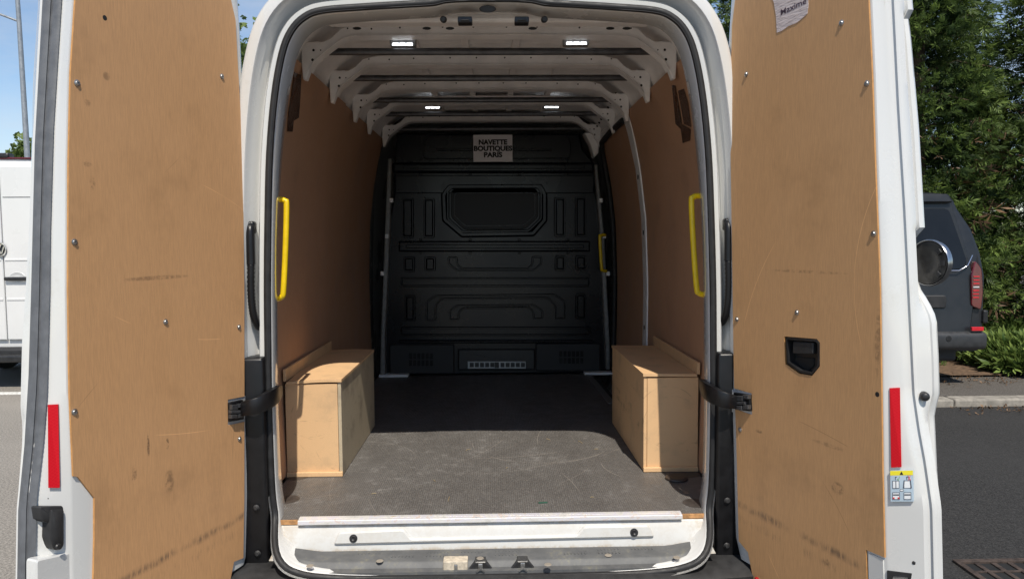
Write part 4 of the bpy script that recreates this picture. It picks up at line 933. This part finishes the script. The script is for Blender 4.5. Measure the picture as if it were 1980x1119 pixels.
# loose round cap, scrap and straw on the floor
def fl_pt(px, py): x, y = vZ(px, py, FZ); return (x+VX0, y+VY0)
x, y = fl_pt(1308, 926); bm = bmnew(); lathe(bm, [(0, .012), (.040, .012), (.046, .009), (.048, .004), (.047, .0), (0, 0)], frame((0, 0, 0), (0.0, 0, 1)), 28)
tag(add('round_cap', bm, plain('rusty_cap', (.045, .033, .028), .45, var=.3), loc=(x, y, FZ+.001)), 'loose dark round cap lying on the floor in front of a wheel box', 'cap')
x, y = fl_pt(1050, 972); bm = bmnew(); box(bm, -.018, .018, -.006, .006, 0, .003, .001); tag(add('plastic_scrap', bm, [plain('green_scrap', (.03, .09, .06), .5)], loc=(x, y, FZ+.001), rot=(0, 0, .1)), 'small dark green plastic scrap on the cargo floor', 'scrap')
bm = bmnew(); rnd = random.Random(5); sp = [(1122, 855, .05, 1.9), (1153, 869, .02, .2), (723, 955, .02, .3), (868, 965, .05, 1.5), (1145, 962, .015, 0), (760, 1000, .02, .1), (905, 870, .03, .8), (1060, 850, .03, 2.2), (980, 905, .02, 1.2), (840, 930, .025, 2.0)]
for px, py, l, a in sp:
    x, y = fl_pt(px, py); tube(bm, [(x-l/2*math.cos(a), y-l/2*math.sin(a), FZ+.003), (x, y+.003, FZ+.004), (x+l/2*math.cos(a), y+l/2*math.sin(a), FZ+.003)], .0010, 5)
tag(add('straw', bm, plain('straw', (.36, .27, .14), .7)), 'scattered pale straw bits on the cargo floor', 'straw', kind='stuff')
# ================================================================== NEIGHBOURING VEHICLES
def car_body(parent, W, H, Lg, mat, tuck=.13, slant=0.0, zb_=.34, belt=1.15, nose=1.5, cabw=.9):
    """closed loft from tail (y=0) to nose; cross sections follow the roof and bonnet line"""
    hw = W/2
    def sect(y, h, inset=0.0):
        w = hw-inset; t = tuck*max(0, (h-belt)/(H-belt)) if h > belt else 0
        r = min(.16, (h-zb_)*.3)
        R_ = [(w-.05, zb_), (w-.01, zb_+.06), (w, .62), (w, min(belt, h-r*1.2))]
        if h > belt+.3:
            for k in (.35, .7): R_.append((w-t*k*k*.9, belt+(h-belt-r)*k))
        R_ += [(w-t-.01, h-r), (w-t-.04, h-r*.45), (w-t-.10, h-r*.12), (w-t-.25, h), (0, h+.025)]
        while len(R_) < 11: R_.insert(4, R_[4])
        return R_
    st = [(0.0, H-.05, .05), (.012, H-.02, .02), (.05, H, .004), (.3, H, 0), (Lg*.3, H, 0), (Lg*.55, H, 0), (Lg-nose-.75, H-.02, 0), (Lg-nose-.3, H-.30, .01), (Lg-nose+.1, belt+.25, .01), (Lg-nose+.3, belt+.05, .02), (Lg-.35, belt-.10, .05), (Lg-.1, belt-.3, .12), (Lg, belt-.5, .25)]
    rows = []
    for y, h, ins in st:
        q = sect(y, h, ins); full_ = q+[(-x, z) for x, z in reversed(q)][1:]
        rows.append([Vector((x, y+slant*max(0, z-belt)*max(0, 1-y/.6), z)) for x, z in full_])
    bm = bmnew(); vr = grid(bm, rows, False)
    for r in (vr[0], vr[-1]): bm.faces.new(r)
    for a, b in zip(vr[:-1], vr[1:]): bm.faces.new((a[0], b[0], b[-1], a[-1]))
    return add('body', bm, mat, parent, smooth=40)
# ---- white van on the left, rear doors shut
YW = 8.25; xc = onY(9, 480, YW)[0]
wv = empty('parked_van', (float(xc), YW, 0), label='white high-roof van parked with its rear doors shut beyond the left door', cat='van')
car_body(wv, 2.02, 2.50, 5.9, M_WHITE2, tuck=.15, zb_=.36, belt=1.3)
def lz(py): return float(onY(30, py, YW)[2])
def lx(px): return float(onY(px, 500, YW)[0]-xc)
zt, zm_, zbm = lz(322), lz(381), lz(656)
for s in (-1, 1):
    prof_z = [(.93, zbm), (.94, 1.0), (.93, 1.5), (.86, 2.1), (.80, zt-.06), (.74, zt)]
    pts = [(s*.006, zbm), ]+[(s*a, b) for a, b in prof_z]+[(s*.006, zt)]
    if s < 0: pts = list(reversed(pts))
    bm = bmnew(); prism(bm, pts, lambda a, b, d: Vector((a, d, b)), .02, -.035, .008)
    dr = add('rear_door', bm, M_WHITE2, wv, smooth=30)
    bx('crease_shade_strip', (min(s*.03, s*.86), max(s*.03, s*.86), -.0385, -.034, zm_-.006, zm_), plain('painted_crease_shade', (.05, .05, .055), .7), dr, bev=0)  # dark-coloured strip stands in for the shade along a door crease
    for zc in (lz(502), lz(578)): bx('pressing_line', (min(s*.02, s*.9), max(s*.02, s*.9), -.042, -.033, zc-.012, zc+.012), M_WHITE2, dr, bev=.004)
# handle cup and bar on the right-hand leaf
hx0, hx1, hz = lx(13), lx(59), lz(538)
bm = bmnew(); lathe(bm, [(0, -.002), (.5, .0), (.56, .004), (.6, .0)], frame(((hx0+hx1)/2, -.036, hz+.01), (0, -1, 0)) @ Matrix.Diagonal((.15, .10, 1, 1)), 24); add('handle_cup', bm, M_WHITE2, wv, smooth=40)
bx('door_handle', (hx0, hx1, -.075, -.045, hz-.022, hz+.018), M_BLACK, wv, bev=.012)
ez = lz(482); F = frame((lx(5), -.046, ez), (0, -1, 0)); bm = bmnew(); lathe(bm, [(0, 0), (.078, 0), (.080, .006), (.072, .009), (.068, .004), (0, .003)], F, 32); em2 = add('emblem', bm, plain('emblem_black', (.02, .022, .03), .25), wv, smooth=40)
bm = bmnew(); lathe(bm, [(.068, .004), (.069, .011), (.077, .011), (.080, .004)], F, 32); add('emblem_ring', bm, M_CHROME, em2, smooth=40)
def bar2(bm, p0, p1, w):
    a, b = Vector((p0[0], -.055, p0[1])), Vector((p1[0], -.055, p1[1])); t = (b-a).normalized(); n = Vector((-t.z, 0, t.x))*w
    q = [a-n, b-n, b+n, a+n]; va = [bm.verts.new(v) for v in q]; vb = [bm.verts.new(v+Vector((0, -.006, 0))) for v in q]
    for i in range(4): bm.faces.new((va[i], va[(i+1) % 4], vb[(i+1) % 4], vb[i]))
    bm.faces.new(vb)
ex = lx(5); bm = bmnew()
for a, b in (((-.032, .058), (-.006, .008)), ((.032, .058), (.006, .008)), ((-.058, .030), (-.030, -.052)), ((-.030, -.052), (0, .004)), ((0, .004), (.030, -.052)), ((.030, -.052), (.058, .030))):
    bar2(bm, (ex+a[0], ez+a[1]), (ex+b[0], ez+b[1]), .006)
add('emblem_letters', bm, M_CHROME, em2)
bx('brake_light', (-.05, .50, -.012, .03, 2.497, 2.516), plain('dim_brake_light', (.10, .012, .02), .2), wv, bev=.008)
bm = bmnew(); box(bm, -.12, .10, -.02, .10, 2.505, 2.565, .02); add('roof_camera', bm, M_BLACK, wv)
bx('rear_bumper', (-1.0, 1.0, -.10, .05, .30, .445), M_BLACKM, wv, bev=.03)
bx('tow_step', (-.35, .35, -.22, -.09, .30, .38), M_BLACK, wv, bev=.02)
for s in (-1, 1): bx('tail_lamp', (s*.955-.045, s*.955+.045, -.02, .1, .85, 1.35), M_TAIL, wv, bev=.02)
for x in (-.86, .86):
    for y in (1.25, 4.9): wheel(wv, x, y, .34, .135)
bx('underbody', (-.8, .8, .1, 5.4, .28, .40), M_BLACKM, wv, bev=.03)
# ---- black van on the right
M_DPAINT = plain('black_car_paint', (0.010, 0.011, 0.013), .42, coat=.12, var=.3, scale=4)
YB = 7.35; PAVZ = .068
bv = empty('black_van', (float(onY(1906, 620, YB)[0]-.985), YB, PAVZ), rz=R(-1.5), label='dark grey-black passenger van parked beyond the kerb by the conifers', cat='van')
car_body(bv, 1.92, 1.97, 4.9, M_DPAINT, tuck=.20, slant=.22, zb_=.36, belt=1.12, nose=1.15)
def bp(px, py): p = onY(px, py, YB); return (float(p[0]-bv.location.x), float(p[2]-PAVZ))
def bplate(name, pts, d0, d1, mat, bev=.004, rr=.03, parent=None):
    p = round_poly([bp(*q) if q[0] > 100 else q for q in pts], rr, 4); bm = bmnew()
    prism(bm, p, lambda a, b, d: Vector((a, d+.22*max(0, b-1.12), b)), d0, d1, bev); return add(name, bm, mat, parent or bv, smooth=30)
tg = bplate('tailgate', [(-.80, .50), (.80, .50), (.84, .95), (.80, 1.25), (.665, 1.88), (-.665, 1.88), (-.80, 1.25), (-.84, .95)], .06, -.022, M_DPAINT, .012)
M_GLASS = plain('tinted_glass', (0.008, 0.009, 0.010), .12, coat=.0, var=.2, scale=3, spec=.35)
bplate('rear_window', [(-.70, 1.19), (.70, 1.19), (.765, 1.26), (.63, 1.80), (-.63, 1.80), (-.765, 1.26)], -.01, -.030, M_GLASS, .004, .05, tg)
bm = bmnew(); tube(bm, [(.2, -.036, 1.175), (.66, -.036, 1.178), (.75, -.03, 1.23), (.80, -.02, 1.33)], .007, 6); add('chrome_trim', bm, M_CHROME, tg, smooth=60)
bplate('spoiler', [(-.66, 1.86), (.66, 1.86), (.62, 1.95), (-.62, 1.95)], .10, -.075, M_DPAINT, .015, .03)
bplate('plate_recess', [(-.55, .80), (.55, .80), (.55, .93), (-.55, .93)], -.01, -.032, M_BLACKM, .01, .03, tg)
M_LAMP = plain('dark_red_lamp', (0.09, 0.006, 0.01), .12, coat=.8, var=.2, scale=20)
M_LAMPB = plain('bright_red_lamp', (0.55, 0.02, 0.03), .2, coat=.5, var=.1)
for s in (-1, 1):
    lm = bplate('tail_lamp', [(s*.80, .82), (s*.90, .78), (s*.915, .95), (s*.90, 1.20), (s*.845, 1.28), (s*.79, 1.12)][::s], .10, -.03, M_LAMP, .008, .03)
    for i in range(7): bx('lamp_segment', (min(s*.81, s*.87), max(s*.81, s*.87), -.036, -.026, .90+i*.035, .912+i*.035), M_LAMPB if i != 3 else M_LENS, lm, bev=.002)
    bx('bumper_reflector', (min(s*.78, s*.90), max(s*.78, s*.90), -.085, -.055, .575, .615), M_LAMPB, bv, bev=.006)
    bm = bmnew(); lathe(bm, [(0, .004), (.028, .004), (.03, 0)], frame((s*.55, -.085, .50), (0, -1, 0)), 16); add('parking_sensor', bm, M_BLACK, bv)
    bx('door_mirror', (min(s*.97, s*1.12), max(s*.97, s*1.12), 3.35, 3.45, 1.08, 1.26), M_BLACK, bv, bev=.03)
    bx('side_trim', (min(s*.93, s*.985), max(s*.93, s*.985), -.02, .14, .64, .78), M_BLACK, bv, bev=.02)
    pr = [(s*.966, 1.17), (s*.93, 1.55), (s*.85, 1.80)]
    bm = bmnew(); grid(bm, [[Vector((x+s*.004, y, z)) for x, z in pr] for y in np.linspace(.35, 3.0, 8)]); add('side_window', bm, M_GLASS, bv, smooth=40)
bm = bmnew(); box(bm, -.955, .955, -.085, .08, .38, .565, .05, 3); add('rear_bumper', bm, plain('grey_black_bumper', (.030, .031, .033), .5, var=.15), bv, smooth=40)
for x in (-.80, .80):
    for y in (.85, 3.75): wheel(bv, x, y, .33, .135)
bx('underbody', (-.75, .75, .1, 4.4, .24, .40), M_BLACKM, bv, bev=.03)
bm = bmnew(); tube(bm, [(-.60, .5, 2.005), (-.60, 3.0, 2.01)], .018, 8); add('roof_rail', bm, M_BLACK, bv)
# ================================================================== STREET FURNITURE
YL = 15.0; pl = onY(54, 305, YL)
lp = empty('street_lamp', (float(pl[0])-.02, YL, 0), label='tall thin grey street lamp with side arm behind the white parked van', cat='street lamp')
M_POLE = plain('galvanised_pole', (.30, .32, .34), .45, .5)
a0 = onY(0, 28, YL); a1 = onY(46, 40, YL); dx0 = float(a0[0]-lp.location.x); 
bm = bmnew(); tube(bm, [(.05, 0, 0), (.02, 0, 2.5), (-.02, 0, 5.9), (-.08, 0, 8.6), (-.3, 0, 9.2), (-.9, 0, 9.5)], [.065, .055, .042, .036, .032, .03], 10); add('pole', bm, M_POLE, lp, smooth=60)
bm = bmnew(); tube(bm, [(-.02, 0, float(a1[2])-.02), (dx0, 0, float(a0[2])), (dx0-.5, 0, float(a0[2])+.1)], .022, 8); add('arm', bm, M_POLE, lp, smooth=60)
for x, z in ((-1.15, 9.52), (dx0-.8, float(a0[2])+.1)):
    bm = bmnew(); box(bm, x-.32, x+.25, -.12, .12, z-.05, z+.05, .03); add('lamp_head', bm, M_GREYPL, lp)
# drain grate
g0 = onZ(1852, 1092); gx, gy = float(g0[0]), float(g0[1])
M_RUST = plain('rusty_cast_iron', (.060, .043, .035), .75, .2, var=.35, scale=30, bump=.4)
gr = empty('drain_grate', (gx+.33, gy-.14, .004), label='rusty cast-iron drain grate set in the dark asphalt', cat='drain grate')
bm = bmnew(); W_, D_ = .34, .17
for q in ((-W_, W_, D_-.03, D_), (-W_, W_, -D_, -D_+.03), (-W_, -W_+.03, -D_+.03, D_-.03), (W_-.03, W_, -D_+.03, D_-.03)): box(bm, *q, -.02, .014, .003)
add('frame', bm, M_RUST, gr)
for j in range(3):
    for i in range(8):
        xx = -W_+.045+i*.081
        if i < 8: bx('bar', (xx+.04, xx+.065, -D_+.03+j*.094, -D_+.03+j*.094+.088, -.012, .010), M_RUST, gr, bev=.003)
for j in (1, 2): bx('cross_bar', (-W_+.03, W_-.03, -D_+.022+j*.094, -D_+.036+j*.094, -.014, .009), M_RUST, gr, bev=.002)
bx('pit', (-W_+.02, W_-.02, -D_+.02, D_-.02, .0005, .0025), M_HOLE, gr, bev=0)
# ================================================================== VEGETATION
def leaf_mat(name, dark, lite, trans=.25):
    n = NT(name); a = n.t.nodes.new('ShaderNodeAttribute'); a.attribute_name = 'tint'
    c = n.mix(a.outputs['Fac'], dark, lite); n.out(c, .55, 0, 0, .3)
    tr = n.t.nodes.new('ShaderNodeBsdfTranslucent'); n.t.links.new(c, tr.inputs[0]); mx = n.t.nodes.new('ShaderNodeMixShader'); mx.inputs[0].default_value = trans
    o = [q for q in n.t.nodes if q.type == 'OUTPUT_MATERIAL'][0]; n.t.links.new(n.b.outputs[0], mx.inputs[1]); n.t.links.new(tr.outputs[0], mx.inputs[2]); n.t.links.new(mx.outputs[0], o.inputs[0])
    return n.m
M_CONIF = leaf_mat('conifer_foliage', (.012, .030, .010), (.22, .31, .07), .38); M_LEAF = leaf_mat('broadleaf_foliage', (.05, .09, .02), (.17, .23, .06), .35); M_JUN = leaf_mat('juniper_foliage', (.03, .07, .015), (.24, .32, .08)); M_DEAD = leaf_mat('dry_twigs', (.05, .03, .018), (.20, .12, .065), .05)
M_BARK = plain('bark', (.11, .075, .05), .9, var=.35, scale=20, bump=.8, bscale=40)
def mesh_from(name, V, F_, T, mat, parent=None, loc=(0, 0, 0)):
    me = bpy.data.meshes.new(name); V = np.asarray(V, dtype=np.float32); n = len(V)
    F_ = np.asarray(F_, dtype=np.int32); k = F_.shape[1]; m = len(F_)
    me.vertices.add(n); me.vertices.foreach_set('co', V.ravel()); me.loops.add(m*k); me.loops.foreach_set('vertex_index', F_.ravel())
    me.polygons.add(m); me.polygons.foreach_set('loop_start', np.arange(0, m*k, k, dtype=np.int32)); me.update(calc_edges=True)
    at = me.attributes.new('tint', 'FLOAT', 'POINT'); at.data.foreach_set('value', np.asarray(T, dtype=np.float32))
    me.materials.append(mat); o = bpy.data.objects.new(name, me); C.objects.link(o); o.parent = parent; o.location = loc; return o
def sprays(P, Dr, size, rg, blades=7, width=.16, curl=.35, tint=None):
    """flat fans of narrow leaflets: P points, Dr pointing directions (N,3)"""
    N = len(P); Dr = Dr/np.linalg.norm(Dr, axis=1, keepdims=True)
    rv = rg.normal(size=(N, 3)); S = np.cross(Dr, rv); S /= np.linalg.norm(S, axis=1, keepdims=True)+1e-9; Nn = np.cross(Dr, S)
    V = []; T = []; sz = size*rg.uniform(.6, 1.35, N)
    for b in range(blades):
        a = (b/(blades-1)-.5)*2.0 if blades > 1 else 0; off = abs(a)*.0
        st = P+Dr*(sz*(.0+.55*(1-abs(a))))[:, None]*(.9)
        dd = Dr*math.cos(a*.95)+S*math.sin(a*.95)+Nn*rg.normal(0, curl, N)[:, None]; dd /= np.linalg.norm(dd, axis=1, keepdims=True)
        wv_ = np.cross(dd, Nn); wv_ /= np.linalg.norm(wv_, axis=1, keepdims=True)+1e-9
        ln_ = sz*rg.uniform(.35, .7, N); w_ = ln_*width*1.6
        p0 = st; p2 = st+dd*ln_[:, None]; pm = st+dd*(ln_*.45)[:, None]
        V += [p0, pm+wv_*w_[:, None], p2, pm-wv_*w_[:, None]]
        t = tint if tint is not None else np.full(N, .4)
        T += [t*.75, t, np.clip(t*1.25, 0, 1), t]
    V = np.stack(V, 1).reshape(-1, 3); T = np.stack(T, 1).reshape(-1); F_ = np.arange(len(V)).reshape(-1, 4)
    return V, F_, T
def fbm(P, s, seed): return np.array([mnoise.noise(Vector((p[0]*s+seed, p[1]*s, p[2]*s))) for p in P])
def conifer(x, y, r, h, seed, label, n=9000, z0=.08, lean=0):
    rg = np.random.default_rng(seed); t = empty('conifer_tree', (x, y, z0), label=label, cat='tree', group='conifers behind the kerb')
    bm = bmnew(); tube(bm, [(0, 0, -.05), (.05, .03, h*.4), (.0, .0, h*.93)], [.16, .11, .02], 10)
    add('trunk', bm, M_BARK, t, smooth=60)
    bm = bmnew(); rd = random.Random(seed)
    for i in range(46):
        zz_ = rd.uniform(.35, h*.9); a = rd.uniform(0, 6.28); L_ = r*(1-.75*(zz_/h)**1.6)*rd.uniform(.7, .98); d_ = Vector((math.cos(a), math.sin(a), 0)); p = Vector((.03, .02, zz_))
        tube(bm, [p, p+d_*L_*.5+Vector((0, 0, .10)), p+d_*L_+Vector((0, 0, -.05))], [.026, .017, .005], 5, cap=False)
    tag(add('limbs', bm, M_BARK, t, smooth=60), kind='stuff')
    # foliage lies in drooping boughs: choose bough ends, then spread sprays round each
    n = int(n*1.5); nb = n//26; zz = h*rg.beta(1.15, 1.5, nb)*.98+.12; a = rg.uniform(0, 2*math.pi, nb); rad = r*(1-.80*(zz/h)**1.5)*np.sqrt(rg.uniform(.35, 1.12, nb)); 
    B = np.stack([rad*np.cos(a), rad*np.sin(a), zz], 1); on = np.stack([np.cos(a), np.sin(a), np.full(nb, -.15)], 1)
    m = 26; P = np.repeat(B, m, 0); O = np.repeat(on, m, 0); u = rg.uniform(-.55, .12, len(P)); sd = np.cross(O, [0, 0, 1]); 
    P = P+O*u[:, None]+sd*(rg.normal(0, .16, len(P))*(.55+np.abs(u)))[:, None]; P[:, 2] += rg.normal(0, .06, len(P))-.10*np.abs(u)
    Dr = O+rg.normal(0, .45, P.shape)+np.array([0, 0, .05]); bt = np.repeat(rg.beta(1.6, 2.6, nb), m)
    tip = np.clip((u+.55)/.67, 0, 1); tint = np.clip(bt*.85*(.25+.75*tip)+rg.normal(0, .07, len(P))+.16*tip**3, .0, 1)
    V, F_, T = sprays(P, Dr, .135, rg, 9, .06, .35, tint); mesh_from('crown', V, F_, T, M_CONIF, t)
    k = n//45; zz = rg.uniform(.1, h*.45, k); a = rg.uniform(0, 6.28, k); rad = r*(1-.7*(zz/h)**1.5)*rg.uniform(.55, .93, k); P = np.stack([rad*np.cos(a), rad*np.sin(a), zz], 1)
    V, F_, T = sprays(P, np.stack([np.cos(a), np.sin(a), rg.normal(-.2, .5, k)], 1), .22, rg, 5, .06, .4, rg.uniform(0, 1, k)); mesh_from('dead_twigs', V, F_, T, M_DEAD, t)
    return t
conifer(5.55, 9.75, 1.35, 6.6, 1, 'dark conifer rising right behind the black van', 12000)
conifer(7.5, 9.35, 1.5, 7.2, 2, 'broad conifer spreading over the low green ground shrub', 14000)
conifer(9.8, 10.2, 1.6, 7.0, 3, 'outermost dark conifer at the end of the row past the ground shrub', 9000)
conifer(6.5, 11.6, 1.7, 8.5, 4, 'tallest conifer standing behind the front row of conifers', 11000)
conifer(4.0, 11.4, 1.5, 7.0, 5, 'conifer standing ahead of the black van bonnet', 9000)
def broadleaf(x, y, h, r, seed, label, n=4200):
    rg = np.random.default_rng(seed); t = empty('broadleaf_tree', (x, y, 0), label=label, cat='tree', group='distant leafy trees')
    bm = bmnew(); tube(bm, [(0, 0, -.05), (.1, 0, h*.35), (0, .1, h*.7), (.05, 0, h*.95)], [.2, .15, .08, .02], 8); add('trunk', bm, M_BARK, t, smooth=60)
    bm = bmnew(); rd = random.Random(seed); ends = []
    for i in range(26):
        z_ = rd.uniform(h*.35, h*.8); a = rd.uniform(0, 6.28); el = rd.uniform(.2, .9); L_ = r*rd.uniform(.6, 1.1)
        d_ = Vector((math.cos(a)*math.cos(el), math.sin(a)*math.cos(el), math.sin(el))); p = Vector((.04, .03, z_)); e = p+d_*L_; ends += [e, p+d_*L_*.65]
        tube(bm, [p, p+d_*L_*.5+Vector((0, 0, .1)), e], [.05, .03, .008], 5, cap=False)
    tag(add('limbs', bm, M_BARK, t, smooth=60), kind='stuff')
    E_ = np.array([list(e) for e in ends]); idx = rg.integers(0, len(E_), n); P = E_[idx]+rg.normal(0, .36, (n, 3))*r*.45; Dr = rg.normal(size=(n, 3))+[0, 0, .1]
    V, F_, T = sprays(P, Dr, .24, rg, 5, .30, .5, rg.uniform(.1, 1, n)); mesh_from('crown', V, F_, T, M_LEAF, t)
c = onY(58, 262, 23); broadleaf(float(c[0])+.75, 23, 5.3, 1.15, 21, 'small leafy tree behind the parked white van and lamp')
c = onY(468, 120, 26); broadleaf(float(c[0])-1.0, 26, 9.3, 2.5, 22, 'taller leafy tree behind the left side of the open van')
c = onY(300, 250, 30); broadleaf(float(c[0]), 30, 7.0, 2.6, 23, 'round leafy tree between the lamp and the open van')
# low ground shrub by the kerb
def shrub(x, y, rx, ry, hh, seed, label, n=1500):
    rg = np.random.default_rng(seed); t = empty('ground_shrub', (x, y, .08), label=label, cat='shrub', group='low shrubs in the bed')
    bm = bmnew(); rd = random.Random(seed)
    for i in range(16):
        a = rd.uniform(0, 6.28); tube(bm, [(0, 0, -.02), (rx*.4*math.cos(a), ry*.4*math.sin(a), hh*.6), (rx*.85*math.cos(a), ry*.85*math.sin(a), hh*.5)], [.014, .01, .003], 5, cap=False)
    tag(add('stems', bm, M_BARK, t), kind='stuff')
    a = rg.uniform(0, 6.28, n); q = np.sqrt(rg.uniform(0, 1, n)); P = np.stack([rx*q*np.cos(a), ry*q*np.sin(a), hh*(1-q**2*.8)*rg.uniform(.3, 1.0, n)+.02], 1)
    Dr = np.stack([np.cos(a), np.sin(a), rg.uniform(.3, 1.6, n)], 1)+rg.normal(0, .3, (n, 3)); V, F_, T = sprays(P, Dr, .19, rg, 6, .085, .3, np.clip(rg.beta(2, 2, n), 0, 1)); mesh_from('foliage', V, F_, T, M_JUN, t)
for i, (px, py, rx, ry, hh, lab) in enumerate(((1950, 706, .36, .33, .28, 'bright green low shrub beside the bumper of the black van'), (2000, 716, .48, .40, .34, 'wider bright green shrub spreading along the pavement edge'), (2080, 718, .8, .5, .40, 'fuller green shrub farther along the pavement edge past the others'), (1960, 690, .8, .5, .42, 'darker low shrub at the foot of the conifers'))):
    p = onZ(px, py, .09); shrub(float(p[0]), float(p[1]), rx, ry, hh, 40+i, lab, 1500)
# fallen leaf litter along the kerb and bed edge
rg = np.random.default_rng(9); n = 2600
xx = rg.uniform(4.2, 12, n); yy = np.where(rg.random(n) < .4, 6.68-np.abs(rg.normal(0, .14, n)), 7.62+rg.normal(0, .16, n)); yy = np.where((yy > 6.70) & (yy < 6.90), 6.6-rg.random(n)*.1, yy)
zz = np.where(yy > 6.8, .072, .007)
V, F_, T = sprays(np.stack([xx, yy, zz+.004], 1), np.stack([rg.normal(size=n), rg.normal(size=n), rg.uniform(-.05, .15, n)], 1), .045, rg, 2, .2, .2, rg.uniform(0, 1, n)); V[:, 2] = np.maximum(V[:, 2], np.repeat(zz, 8)+.001)
tag(mesh_from('leaf_litter', V, F_, T, M_DEAD), 'dry brown leaf litter along the kerb and planting bed', 'leaf litter', kind='stuff')
